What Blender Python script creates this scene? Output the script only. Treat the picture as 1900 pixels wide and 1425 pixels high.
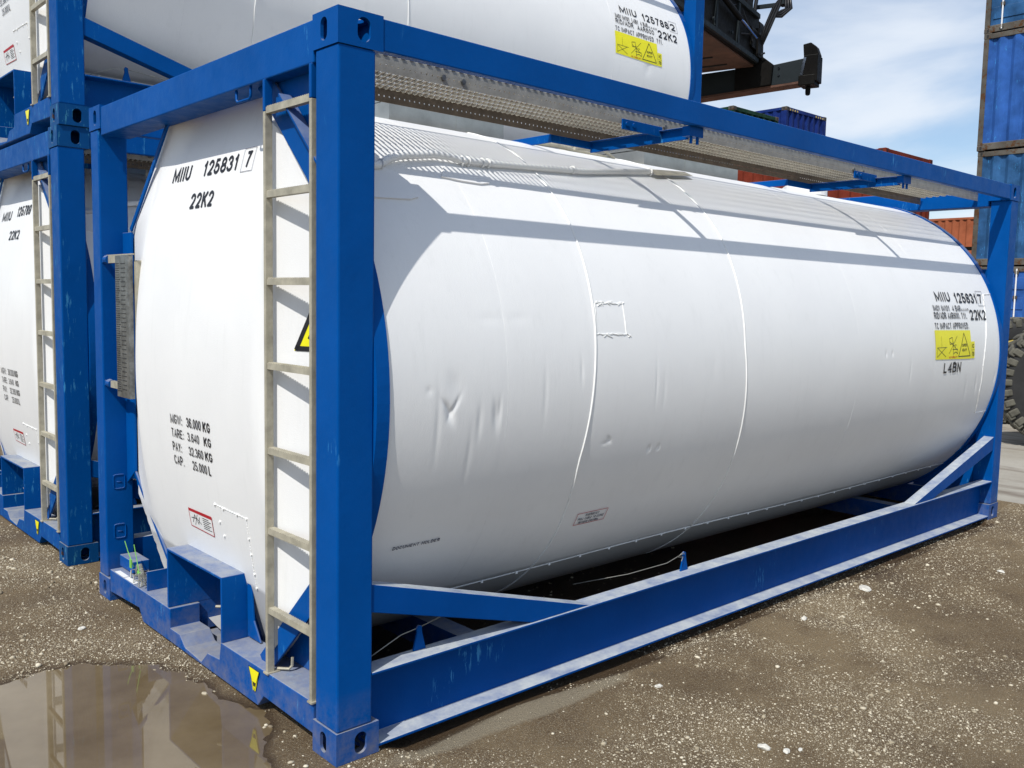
import bpy, bmesh, math, random
import numpy as np
from mathutils import Vector, Matrix, noise
random.seed(7); rng=np.random.default_rng(7)
for o in list(bpy.data.objects): bpy.data.objects.remove(o)
C=bpy.context.scene.collection
sc=bpy.context.scene
PI=math.pi; R=math.radians
# ------------------------------------------------------------------ camera
cd=bpy.data.cameras.new('camera'); cam=bpy.data.objects.new('camera',cd); C.objects.link(cam)
cam.location=(-1.63021615,-2.65924445,1.65247301)
cam.rotation_euler=(1.47710666,-0.0202410972,-0.738179648)
cd.sensor_width=36; cd.lens=1693.607/1900*36; cd.clip_start=.05; cd.clip_end=2000
sc.camera=cam
sc.render.resolution_x=1024; sc.render.resolution_y=768
sc.view_settings.view_transform='Standard'; sc.view_settings.look='None'
sc.view_settings.exposure=0.0; sc.view_settings.gamma=1
# ------------------------------------------------------------------ sun + sky
SD=Vector((2.6,1.0,-3.45)).normalized()          # direction in which the sunlight travels
sl=bpy.data.lights.new('sun','SUN'); sl.energy=4.2; sl.angle=R(.53); sl.color=(1,.965,.9)
so=bpy.data.objects.new('sun',sl); C.objects.link(so); so.rotation_euler=SD.to_track_quat('-Z','Y').to_euler()
w=bpy.data.worlds.new('World'); sc.world=w; w.use_nodes=True
nt=w.node_tree; nt.nodes.clear()
def N(nt,t,**k):
    n=nt.nodes.new(t)
    for a,b in k.items():
        if a=='ins':
            for i,v in b.items(): n.inputs[i].default_value=v
        else: setattr(n,a,b)
    return n
def L(nt,a,b): nt.links.new(a,b)
sky=N(nt,'ShaderNodeTexSky',sky_type='NISHITA',sun_disc=False,sun_elevation=math.asin(-SD.z),sun_rotation=math.atan2(-SD.x,-SD.y),air_density=1.0,dust_density=.6,ozone_density=1.6)
tc=N(nt,'ShaderNodeTexCoord'); sep=N(nt,'ShaderNodeSeparateXYZ'); L(nt,tc.outputs['Generated'],sep.inputs[0])
mx=N(nt,'ShaderNodeMath',operation='MAXIMUM',ins={1:0.0}); L(nt,sep.outputs[2],mx.inputs[0])
ad=N(nt,'ShaderNodeMath',operation='ADD',ins={1:.16}); L(nt,mx.outputs[0],ad.inputs[0])
dx=N(nt,'ShaderNodeMath',operation='DIVIDE'); L(nt,sep.outputs[0],dx.inputs[0]); L(nt,ad.outputs[0],dx.inputs[1])
dy=N(nt,'ShaderNodeMath',operation='DIVIDE'); L(nt,sep.outputs[1],dy.inputs[0]); L(nt,ad.outputs[0],dy.inputs[1])
cmb=N(nt,'ShaderNodeCombineXYZ'); L(nt,dx.outputs[0],cmb.inputs[0]); L(nt,dy.outputs[0],cmb.inputs[1])
mp=N(nt,'ShaderNodeMapping'); mp.inputs['Location'].default_value=(2.3,1.9,0); mp.inputs['Rotation'].default_value=(0,0,-.55); mp.inputs['Scale'].default_value=(.9,.78,1); L(nt,cmb.outputs[0],mp.inputs[0])
n1=N(nt,'ShaderNodeTexNoise',ins={'Scale':1.5,'Detail':7,'Roughness':.50,'Distortion':.25}); L(nt,mp.outputs[0],n1.inputs['Vector'])
cr=N(nt,'ShaderNodeValToRGB'); cr.color_ramp.elements[0].position=.41; cr.color_ramp.elements[1].position=.71; cr.color_ramp.interpolation='EASE'
cr.color_ramp.elements[0].color=(.14,.14,.14,1)
L(nt,n1.outputs[0],cr.inputs[0])
mix=N(nt,'ShaderNodeMix',data_type='RGBA'); mix.inputs['B'].default_value=(7.4,7.95,8.7,1)
mul=N(nt,'ShaderNodeMath',operation='MULTIPLY',ins={1:.9}); L(nt,cr.outputs[0],mul.inputs[0]); L(nt,mul.outputs[0],mix.inputs['Factor'])
tint=N(nt,'ShaderNodeMix',data_type='RGBA',blend_type='MULTIPLY'); tint.inputs['Factor'].default_value=1; tint.inputs['B'].default_value=(.96,1.05,1.13,1); L(nt,sky.outputs[0],tint.inputs['A']); L(nt,tint.outputs['Result'],mix.inputs['A'])
bg=N(nt,'ShaderNodeBackground',ins={'Strength':.115}); L(nt,mix.outputs['Result'],bg.inputs[0])
wo=N(nt,'ShaderNodeOutputWorld'); L(nt,bg.outputs[0],wo.inputs[0])
# ------------------------------------------------------------------ materials
def newmat(name):
    m=bpy.data.materials.new(name); m.use_nodes=True; t=m.node_tree; return m,t,t.nodes['Principled BSDF']
def noise_n(t,scale,detail=4,rough=.55,coord='Object',vec=None,dist=0):
    n=N(t,'ShaderNodeTexNoise',ins={'Scale':scale,'Detail':detail,'Roughness':rough,'Distortion':dist})
    if vec is None:
        c=N(t,'ShaderNodeTexCoord'); vec=c.outputs[coord]
    L(t,vec,n.inputs['Vector']); return n
def ramp(t,src,a,b,ca=(0,0,0,1),cb=(1,1,1,1)):
    r=N(t,'ShaderNodeValToRGB'); e=r.color_ramp.elements; e[0].position=a; e[1].position=b; e[0].color=ca; e[1].color=cb
    L(t,src,r.inputs[0]); return r
def mixc(t,f,a,b):
    m=N(t,'ShaderNodeMix',data_type='RGBA')
    if hasattr(f,'node'): L(t,f,m.inputs['Factor'])
    else: m.inputs['Factor'].default_value=f
    for s,v in (('A',a),('B',b)):
        if hasattr(v,'node'): L(t,v,m.inputs[s])
        else: m.inputs[s].default_value=(*v,1)
    return m.outputs['Result']
def math_n(t,op,a,b=None):
    m=N(t,'ShaderNodeMath',operation=op)
    for i,v in enumerate((a,b)):
        if v is None: continue
        if hasattr(v,'node'): L(t,v,m.inputs[i])
        else: m.inputs[i].default_value=v
    return m.outputs[0]
def up_mask(t,lo=.5,hi=.95):
    g=N(t,'ShaderNodeNewGeometry'); s=N(t,'ShaderNodeSeparateXYZ'); L(t,g.outputs['True Normal'],s.inputs[0])
    return ramp(t,s.outputs[2],lo,hi).outputs[0]
def bump(t,b,src,strength,dist=.002):
    u=N(t,'ShaderNodeBump',ins={'Strength':strength,'Distance':dist}); L(t,src,u.inputs['Height']); L(t,u.outputs[0],b.inputs['Normal']); return u
def paint(name,col,dust=.75,mud=0,wear=.0,rust=0.,rough=.32,bumpy=.35,dcol=(.38,.38,.35),scr=(.06,.30,.62),fade=.12):
    m,t,b=newmat(name)
    tcn=N(t,'ShaderNodeTexCoord'); v=tcn.outputs['Object']
    big=noise_n(t,2.3,5,.6,vec=v); c=mixc(t,ramp(t,big.outputs[0],.3,.75).outputs[0],tuple(x*(1-fade) for x in col),tuple(min(1,x*(1+fade)+.001) for x in col))
    if wear>0:
        mpv=N(t,'ShaderNodeMapping'); mpv.inputs['Scale'].default_value=(26,26,5); L(t,v,mpv.inputs[0])
        s=noise_n(t,1.6,8,.72,vec=mpv.outputs[0]); pat=noise_n(t,3.1,3,.5,vec=v)
        sm=math_n(t,'MULTIPLY',ramp(t,s.outputs[0],.57,.63).outputs[0],ramp(t,pat.outputs[0],.62-.16*wear,.72-.16*wear).outputs[0])
        c=mixc(t,math_n(t,'MULTIPLY',sm,.75),c,scr)
    if rust>0:
        s=noise_n(t,7,9,.75,vec=v); c=mixc(t,ramp(t,s.outputs[0],.72-.2*rust,.76-.2*rust).outputs[0],c,(.09,.045,.022))
    if dust>0:
        dn=noise_n(t,9,7,.7,vec=v); f=math_n(t,'MULTIPLY',up_mask(t,.45,.9),ramp(t,dn.outputs[0],.25,.62,(.35,.35,.35,1)).outputs[0])
        f=math_n(t,'MULTIPLY',f,dust); c=mixc(t,f,c,dcol)
        fine=noise_n(t,60,4,.7,vec=v); c=mixc(t,math_n(t,'MULTIPLY',ramp(t,fine.outputs[0],.5,.8).outputs[0],.006),c,dcol)
    if mud>0:
        zz=N(t,'ShaderNodeSeparateXYZ'); L(t,v,zz.inputs[0]); mn=noise_n(t,11,7,.72,vec=v)
        f=math_n(t,'MULTIPLY',ramp(t,math_n(t,'SUBTRACT',.26,zz.outputs[2]),.0,.24).outputs[0],ramp(t,mn.outputs[0],.38,.68).outputs[0]); c=mixc(t,math_n(t,'MULTIPLY',f,mud),c,(.27,.23,.17))
    L(t,c,b.inputs['Base Color'])
    rn=noise_n(t,14,4,.6,vec=v); L(t,ramp(t,rn.outputs[0],.3,.8,(rough,)*3+(1,),(rough+.25,)*3+(1,)).outputs[0],b.inputs['Roughness'])
    bn=noise_n(t,160,3,.6,vec=v); bn2=noise_n(t,34,3,.5,vec=v)
    bump(t,b,math_n(t,'ADD',bn.outputs[0],math_n(t,'MULTIPLY',bn2.outputs[0],1.8)),bumpy,.0012)
    b.inputs['Specular IOR Level'].default_value=.05
    return m
def flat(name,col,rough=.6,metal=0,bumpy=0,bs=80,var=.15,vs=6,spec=.4):
    m,t,b=newmat(name)
    n=noise_n(t,vs,6,.65); c=mixc(t,ramp(t,n.outputs[0],.3,.7).outputs[0],tuple(x*(1-var) for x in col),tuple(min(1,x*(1+var)) for x in col))
    L(t,c,b.inputs['Base Color']); b.inputs['Roughness'].default_value=rough; b.inputs['Metallic'].default_value=metal
    b.inputs['Specular IOR Level'].default_value=spec
    if bumpy: bn=noise_n(t,bs,4,.6); bump(t,b,bn.outputs[0],bumpy,.002)
    return m
M={}
M['blue']=paint('frame_blue_paint',(.0,.070,.295),wear=.20,dust=.7,mud=.45)
M['blue_rail']=paint('dusty_blue_rail_paint',(.0,.060,.27),wear=.15,dust=1.0,dcol=(.44,.47,.49))
M['blue_cast']=paint('scraped_blue_paint',(.003,.06,.20),wear=1.6,rust=.55,dust=.6,scr=(.07,.30,.42))
M['blue_old']=paint('worn_blue_paint',(.0,.066,.27),wear=1.0,rust=.14,dust=.85,scr=(.05,.26,.50))
def white_shell(name,speck=1.0):
    m,t,b=newmat(name); tcn=N(t,'ShaderNodeTexCoord'); v=tcn.outputs['Object']
    a=noise_n(t,1.7,5,.6,vec=v); c=mixc(t,ramp(t,a.outputs[0],.3,.7).outputs[0],(.78,.78,.775),(.83,.83,.82))
    mpv=N(t,'ShaderNodeMapping'); mpv.inputs['Scale'].default_value=(6,6,.8); L(t,v,mpv.inputs[0])
    st=noise_n(t,3,6,.7,vec=mpv.outputs[0]); c=mixc(t,math_n(t,'MULTIPLY',ramp(t,st.outputs[0],.55,.8).outputs[0],.35),c,(.66,.665,.65))
    s=noise_n(t,26,8,.8,vec=v); c=mixc(t,math_n(t,'MULTIPLY',ramp(t,s.outputs[0],.73,.77).outputs[0],.3*speck),c,(.45,.45,.42))
    # road dust on the lower part, then darker grey below the seam
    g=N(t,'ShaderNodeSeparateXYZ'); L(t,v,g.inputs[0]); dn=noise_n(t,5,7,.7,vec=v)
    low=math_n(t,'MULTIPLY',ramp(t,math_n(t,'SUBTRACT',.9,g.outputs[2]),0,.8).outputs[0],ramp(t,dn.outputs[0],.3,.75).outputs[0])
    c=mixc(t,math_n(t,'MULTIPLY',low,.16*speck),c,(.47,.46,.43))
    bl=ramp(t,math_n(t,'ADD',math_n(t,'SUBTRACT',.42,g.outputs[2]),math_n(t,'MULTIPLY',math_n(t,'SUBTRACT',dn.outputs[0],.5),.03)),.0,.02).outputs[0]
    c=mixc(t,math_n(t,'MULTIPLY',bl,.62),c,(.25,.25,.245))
    L(t,c,b.inputs['Base Color']); b.inputs['Roughness'].default_value=.38; b.inputs['Specular IOR Level'].default_value=.45
    f=noise_n(t,210,2,.5,vec=v); mpw=N(t,'ShaderNodeMapping'); mpw.inputs['Scale'].default_value=(60,60,14); L(t,v,mpw.inputs[0]); f2=noise_n(t,1,4,.6,vec=mpw.outputs[0])
    bump(t,b,math_n(t,'ADD',f.outputs[0],math_n(t,'MULTIPLY',f2.outputs[0],.9)),.45,.0012)
    return m
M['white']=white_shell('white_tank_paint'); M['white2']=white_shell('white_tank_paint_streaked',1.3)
M['bead']=flat('white_sealant',(.84,.84,.82),.5,bumpy=.5,bs=120,var=.04)
M['galv']=flat('galvanised_steel',(.41,.38,.295),.55,.25,.5,90,.25,14)
M['alu']=flat('aluminium_grating',(.60,.56,.46),.45,.35,.3,120,.2,20)
M['alu_shade']=flat('shaded_brown_grating',(.17,.135,.10),.6,.1,.3,120,.25,20)  # darker copy of the grating metal, shade of inner faces put into the colour
M['alu_f']=flat('dull_grey_flange',(.36,.35,.31),.5,.3,.3,120,.2,20)
M['stain']=flat('stainless_sheet',(.42,.41,.37),.32,.8,.1,60,.2,5)
M['stain_d']=flat('weathered_stainless',(.20,.205,.20),.38,.7,.6,70,.5,18)
M['black']=flat('black_vinyl',(.012,.012,.016),.5,var=.1)
M['navy']=flat('faded_navy_print',(.012,.014,.05),.5,var=.1)
M['yellow']=flat('yellow_vinyl',(.80,.74,.01),.4,var=.06)
M['red']=flat('red_print',(.45,.01,.02),.5,var=.1)
M['label']=flat('white_label',(.78,.78,.77),.4,var=.04)
M['green']=flat('green_seal_plastic',(.20,.52,.10),.4,var=.1)
M['wire']=flat('grey_cable',(.30,.30,.27),.5,.3,var=.2)
M['mach']=paint('dark_machine_paint',(.008,.0075,.007),dust=.12,rust=.3,rough=.4,fade=.4,scr=(.1,.1,.1))
M['mach_rust']=flat('rusty_red_underside',(.10,.045,.028),.7,0,.5,30,.5,3)
M['mach_grey']=paint('dark_grey_machine_paint',(.022,.028,.032),dust=.15,rust=.1,rough=.4)
M['chrome']=flat('chromed_rod',(.6,.6,.62),.15,1)
M['hose']=flat('black_rubber_hose',(.012,.012,.014),.35,var=.2)
M['tyre']=flat('dusty_rubber',(.10,.095,.075),.8,0,.6,50,.4,9)
M['rubber_dark']=flat('dark_rubber',(.02,.02,.02),.7,0,.4,50,.3,9)
M['c_blue']=paint('container_blue',(.03,.10,.33),wear=.7,rust=.25,dust=.4,fade=.35)
M['c_blue2']=paint('container_grey_blue',(.03,.095,.22),wear=.7,rust=.35,dust=.4,fade=.5)
M['c_blue3']=paint('container_dark_blue',(.012,.03,.16),wear=.3,rust=.2,dust=.4,fade=.35)
M['c_green']=paint('container_dark_green',(.012,.045,.025),wear=.2,rust=.5,dust=.4,fade=.6)
M['c_red']=paint('container_oxide_red',(.17,.032,.018),wear=0,rust=.15,dust=.3,fade=.3)
M['c_orange']=paint('container_orange',(.34,.105,.05),wear=0,rust=.1,dust=.4,fade=.2)
M['c_steel']=paint('container_grimy_steel',(.11,.10,.085),wear=0,rust=.95,dust=.3,fade=.4)
M['hazard']=flat('hazard_yellow',(.55,.42,.10),.6,var=.3)
# gravel ground
def ground_mat():
    m,t,b=newmat('gravel_ground'); tcn=N(t,'ShaderNodeTexCoord'); v=tcn.outputs['Object']
    big=noise_n(t,.55,5,.6,vec=v); mid=noise_n(t,3.2,6,.65,vec=v); fine=noise_n(t,70,6,.8,vec=v)
    c=mixc(t,ramp(t,big.outputs[0],.38,.62).outputs[0],(.135,.085,.042),(.27,.195,.108))
    c=mixc(t,ramp(t,mid.outputs[0],.46,.66,(0,0,0,1),(.8,.8,.8,1)).outputs[0],c,(0.096,0.055,0.028))
    c=mixc(t,ramp(t,fine.outputs[0],.42,.66,(0,0,0,1),(.85,.85,.85,1)).outputs[0],c,(0.259,0.197,0.115))
    for sc_,thr,col in ((210,.30,(.34,.30,.22)),(150,.24,(0.442,0.353,0.224)),(70,.17,(0.480,0.395,0.264))):
        vo=N(t,'ShaderNodeTexVoronoi',ins={'Scale':sc_,'Randomness':1.0}); L(t,v,vo.inputs['Vector'])
        msk=math_n(t,'LESS_THAN',vo.outputs['Distance'],thr)
        sp=N(t,'ShaderNodeSeparateColor'); L(t,vo.outputs['Color'],sp.inputs[0])
        cl=noise_n(t,1.5,5,.6,vec=v)
        msk=math_n(t,'MULTIPLY',msk,math_n(t,'GREATER_THAN',math_n(t,'ADD',sp.outputs[0],math_n(t,'MULTIPLY',cl.outputs[0],1.2)),.98))
        c=mixc(t,msk,c,col)
    gx=N(t,'ShaderNodeSeparateXYZ'); L(t,v,gx.inputs[0])
    ex=math_n(t,'POWER',math_n(t,'DIVIDE',math_n(t,'SUBTRACT',gx.outputs[0],.85),.75),2.0); ey=math_n(t,'POWER',math_n(t,'DIVIDE',math_n(t,'ADD',gx.outputs[1],.10),.085),2.0)
    sand=ramp(t,math_n(t,'ADD',math_n(t,'SUBTRACT',1.1,math_n(t,'ADD',ex,ey)),math_n(t,'MULTIPLY',math_n(t,'SUBTRACT',mid.outputs[0],.5),1.6)),0.1,.6).outputs[0]
    c=mixc(t,math_n(t,'MULTIPLY',sand,.75),c,(.36,.31,.22))
    # damp darker earth near the puddle (z below the level)
    s=N(t,'ShaderNodeSeparateXYZ'); L(t,v,s.inputs[0])
    wet=ramp(t,math_n(t,'MULTIPLY',math_n(t,'ADD',s.outputs[2],math_n(t,'MULTIPLY',math_n(t,'SUBTRACT',mid.outputs[0],.5),.012)),-50),.12,.55).outputs[0]
    c=mixc(t,math_n(t,'MULTIPLY',wet,.8),c,(0.060,0.034,0.015))
    L(t,c,b.inputs['Base Color'])
    L(t,ramp(t,wet,0,1,(.92,)*3+(1,),(.35,)*3+(1,)).outputs[0],b.inputs['Roughness']); b.inputs['Specular IOR Level'].default_value=.3
    f2=noise_n(t,130,5,.75,vec=v); bump(t,b,math_n(t,'ADD',f2.outputs[0],math_n(t,'MULTIPLY',fine.outputs[0],1.6)),1.0,.012)
    return m
M['ground']=ground_mat()
def concrete_mat():
    m,t,b=newmat('yard_concrete'); tcn=N(t,'ShaderNodeTexCoord'); v=tcn.outputs['Object']
    a=noise_n(t,.8,7,.65,vec=v); c=mixc(t,ramp(t,a.outputs[0],.3,.7).outputs[0],(.27,.245,.20),(.40,.375,.325))
    mpv=N(t,'ShaderNodeMapping'); mpv.inputs['Scale'].default_value=(1,.18,1); L(t,v,mpv.inputs[0])
    s=noise_n(t,1.6,6,.7,vec=mpv.outputs[0]); c=mixc(t,math_n(t,'MULTIPLY',ramp(t,s.outputs[0],.50,.62).outputs[0],.75),c,(.13,.10,.075))
    f=noise_n(t,30,6,.7,vec=v); c=mixc(t,math_n(t,'MULTIPLY',ramp(t,f.outputs[0],.5,.75).outputs[0],.25),c,(.16,.14,.11))
    L(t,c,b.inputs['Base Color']); b.inputs['Roughness'].default_value=.85; bump(t,b,f.outputs[0],.3,.004); return m
M['concrete']=concrete_mat()
def water_mat():
    m,t,b=newmat('muddy_water'); n=noise_n(t,1.8,5,.6)
    c=mixc(t,ramp(t,n.outputs[0],.35,.7).outputs[0],(.115,.082,.042),(.19,.145,.085))
    L(t,c,b.inputs['Base Color']); b.inputs['Roughness'].default_value=.015; b.inputs['IOR'].default_value=1.65
    b.inputs['Specular IOR Level'].default_value=.5
    n2=noise_n(t,9,2,.4); bump(t,b,n2.outputs[0],.006,.002); return m
M['water']=water_mat()
def pebble_mat():
    m,t,b=newmat('pale_pebbles'); g=N(t,'ShaderNodeNewGeometry')
    r=N(t,'ShaderNodeValToRGB'); e=r.color_ramp.elements; e[0].color=(.14,.10,.06,1); e[1].color=(.72,.65,.50,1); e[1].position=.9
    x=r.color_ramp.elements.new(.45); x.color=(.34,.285,.19,1)
    L(t,g.outputs['Random Per Island'],r.inputs[0]); n=noise_n(t,60,4,.7); L(t,mixc(t,math_n(t,'MULTIPLY',n.outputs[0],.35),r.outputs[0],(.15,.12,.09)),b.inputs['Base Color'])
    b.inputs['Roughness'].default_value=.85; return m
M['pebble']=pebble_mat()
M['stone']=flat('pale_limestone',(.58,.56,.50),.85,0,.7,40,.25,30)
# ------------------------------------------------------------------ builders
class MB:
    def __init__(s): s.v=[]; s.f=[]
    def add(s,vs,fs): n=len(s.v); s.v+= [tuple(v) for v in vs]; s.f+=[tuple(i+n for i in f) for f in fs]; return s
    def box(s,x0,x1,y0,y1,z0,z1):
        return s.add([(x0,y0,z0),(x1,y0,z0),(x1,y1,z0),(x0,y1,z0),(x0,y0,z1),(x1,y0,z1),(x1,y1,z1),(x0,y1,z1)],
                     [(0,3,2,1),(4,5,6,7),(0,1,5,4),(1,2,6,5),(2,3,7,6),(3,0,4,7)])
    def obox(s,c,ax,ay,az):      # oriented box: centre, three half vectors
        c=Vector(c);ax=Vector(ax);ay=Vector(ay);az=Vector(az)
        if ax.cross(ay).dot(az)<0: ay=-ay
        p=[c+i*ax+j*ay+k*az for k in(-1,1) for i,j in((-1,-1),(1,-1),(1,1),(-1,1))]
        return s.add(p,[(0,3,2,1),(4,5,6,7),(0,1,5,4),(1,2,6,5),(2,3,7,6),(3,0,4,7)])
    def bar(s,a,b,w,h,up=(0,0,1)):
        a=Vector(a);b=Vector(b);d=(b-a);u=Vector(up);sd=d.cross(u).normalized();u=sd.cross(d).normalized()
        return s.obox((a+b)/2,d/2,sd*w/2,u*h/2)
    def prism(s,poly,axis,a,b):  # polygon (2D) extruded along axis
        def P(q,t): return (t,q[0],q[1]) if axis=='x' else ((q[0],t,q[1]) if axis=='y' else (q[0],q[1],t))
        n=len(poly); ar=sum(poly[i][0]*poly[(i+1)%n][1]-poly[(i+1)%n][0]*poly[i][1] for i in range(n))
        if (ar<0)!=(axis=='y'): poly=poly[::-1]
        if a>b:a,b=b,a
        return s.add([P(q,a) for q in poly]+[P(q,b) for q in poly],[tuple(range(n))[::-1],tuple(range(n,2*n))]+[(i,(i+1)%n,n+(i+1)%n,n+i) for i in range(n)])
    def tube(s,pts,r,n=8,cap=True):
        pts=[Vector(p) for p in pts]; rs=r if isinstance(r,(list,tuple)) else [r]*len(pts); base=len(s.v); up=Vector((0,0,1)); last=None
        for i,p in enumerate(pts):
            d=(pts[min(i+1,len(pts)-1)]-pts[max(i-1,0)]).normalized()
            if last is None: a=d.cross(up if abs(d.z)<.9 else Vector((1,0,0))).normalized()
            else: a=(last-d*last.dot(d)).normalized()
            last=a; b=d.cross(a)
            for k in range(n): t=2*PI*k/n; s.v.append(tuple(p+rs[i]*(math.cos(t)*a+math.sin(t)*b)))
        for i in range(len(pts)-1):
            for k in range(n): k2=(k+1)%n; s.f.append((base+i*n+k,base+i*n+k2,base+(i+1)*n+k2,base+(i+1)*n+k))
        if cap:
            s.f.append(tuple(base+k for k in range(n))[::-1]); s.f.append(tuple(base+(len(pts)-1)*n+k for k in range(n)))
        return s
    def build(s,name,mat,parent=None,bevel=0,smooth=False,seg=2):
        me=bpy.data.meshes.new(name); me.from_pydata(s.v,[],s.f)
        if bevel:
            bm=bmesh.new(); bm.from_mesh(me)
            es=[e for e in bm.edges if len(e.link_faces)==2 and e.calc_face_angle(0)>.6]
            bmesh.ops.bevel(bm,geom=es,offset=bevel,segments=seg,affect='EDGES',profile=.5,clamp_overlap=True)
            for f in bm.faces: f.smooth=False
            bm.to_mesh(me); bm.free()
        me.update()
        if smooth: me.polygons.foreach_set('use_smooth',[True]*len(me.polygons))
        o=bpy.data.objects.new(name,me); C.objects.link(o)
        if mat is not None: me.materials.append(M[mat] if isinstance(mat,str) else mat)
        if parent is not None: o.parent=parent
        return o
def link_mesh(name,me,mat,parent): 
    o=bpy.data.objects.new(name,me); C.objects.link(o); me.materials.clear(); me.materials.append(M[mat]); 
    if parent is not None:o.parent=parent
    return o
def tag(o,label,cat,group=None):
    o['label']=label; o['category']=cat
    if group:o['group']=group
    return o
def struct(o,kind='structure'): o['kind']=kind; return o
def thing(name,label,cat,loc=(0,0,0),rz=0,group=None):
    o=bpy.data.objects.new(name,None); C.objects.link(o); o.location=loc; o.rotation_euler=(0,0,rz); return tag(o,label,cat,group)
def copy_tree(o,parent=None,skip=()):
    c=o.copy(); C.objects.link(c)
    if parent is not None:c.parent=parent
    for ch in list(o.children):
        if ch.name.split('.')[0] in skip: continue
        copy_tree(ch,c,skip)
    return c
def oval(cx,cy,a,b,n=20,sq=0):   # stadium with half sizes a<b
    pts=[]
    for k in range(n+1): t=PI*k/n; pts.append((cx+a*math.cos(t),cy+(b-a)+a*math.sin(t)))
    for k in range(n+1): t=PI+PI*k/n; pts.append((cx+a*math.cos(t),cy-(b-a)+a*math.sin(t)))
    return pts
def holed(outer,holes,th,bev=0):   # plate in XY with holes, thickness 0..th ; returns (verts, faces)
    cu=bpy.data.curves.new('tmp','CURVE'); cu.dimensions='2D'; cu.fill_mode='BOTH'; cu.extrude=th/2; cu.bevel_depth=bev
    for loop in [outer]+holes:
        sp=cu.splines.new('POLY'); sp.points.add(len(loop)-1); sp.use_cyclic_u=True
        for p,q in zip(sp.points,loop): p.co=(q[0],q[1],0,1)
    o=bpy.data.objects.new('tmp',cu); C.objects.link(o); dg=bpy.context.evaluated_depsgraph_get(); me=bpy.data.meshes.new_from_object(o.evaluated_get(dg))
    vs=[tuple(v.co) for v in me.vertices]; fs=[tuple(p.vertices) for p in me.polygons]
    bpy.data.objects.remove(o); bpy.data.curves.remove(cu); bpy.data.meshes.remove(me)
    return vs,fs
_tc={}
def text_mesh(txt):
    if (txt,bold) in _tc: return _tc[(txt,bold)]
    cu=bpy.data.curves.new('tmp','FONT'); cu.body=txt; cu.size=1; cu.offset=bold; cu.resolution_u=4; cu.align_x='LEFT'
    o=bpy.data.objects.new('tmp',cu); C.objects.link(o); dg=bpy.context.evaluated_depsgraph_get(); me=bpy.data.meshes.new_from_object(o.evaluated_get(dg))
    V=np.array([v.co[:2] for v in me.vertices]); F=[tuple(p.vertices) for p in me.polygons]
    bpy.data.objects.remove(o); bpy.data.curves.remove(cu); bpy.data.meshes.remove(me)
    _tc[(txt,bold)]=(V,F); return V,F
# ------------------------------------------------------------------ tank geometry
TR,TY,TZ,TL,TW,TH=1.225,1.219,1.275,6.058,2.438,2.591
def m_cyl(u,v,off=.0025):
    th=v/TR; return (u,TY-(TR+off)*math.cos(th),TZ+(TR+off)*math.sin(th))
def head_x(y,z):           # centre panel curved in height only, folded back along both sides
    g=.012+(z-TZ)**2/7.0; d=abs(y-TY)-.66; t=min(max(d/.33,(abs(y-TY)+abs(z-TZ)-1.43)/.27,0),1); e=.006*math.exp(-(d/.03)**2)
    x=g+(.140-g)*t+e*.35
    if y<TY-.57:           # side facing the ladder is a plain folded flank
        k=min((TY-.57-y)/.09,1); k=k*k*(3-2*k); x=x*(1-k)+(.036+max(0,.56-y)*.31)*k
    return x
def m_dome(u,v,off=.0025):
    y=-u; return (head_x(y,v)-off,y,v)
def m_face(u,v,off=.002): return (-off,-u,v)
def _arc(cx,cy,rx,ry,a0,a1,n=9): return [(cx+rx*math.cos(R(a0+(a1-a0)*k/n)),cy+ry*math.sin(R(a0+(a1-a0)*k/n))) for k in range(n+1)]
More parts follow.
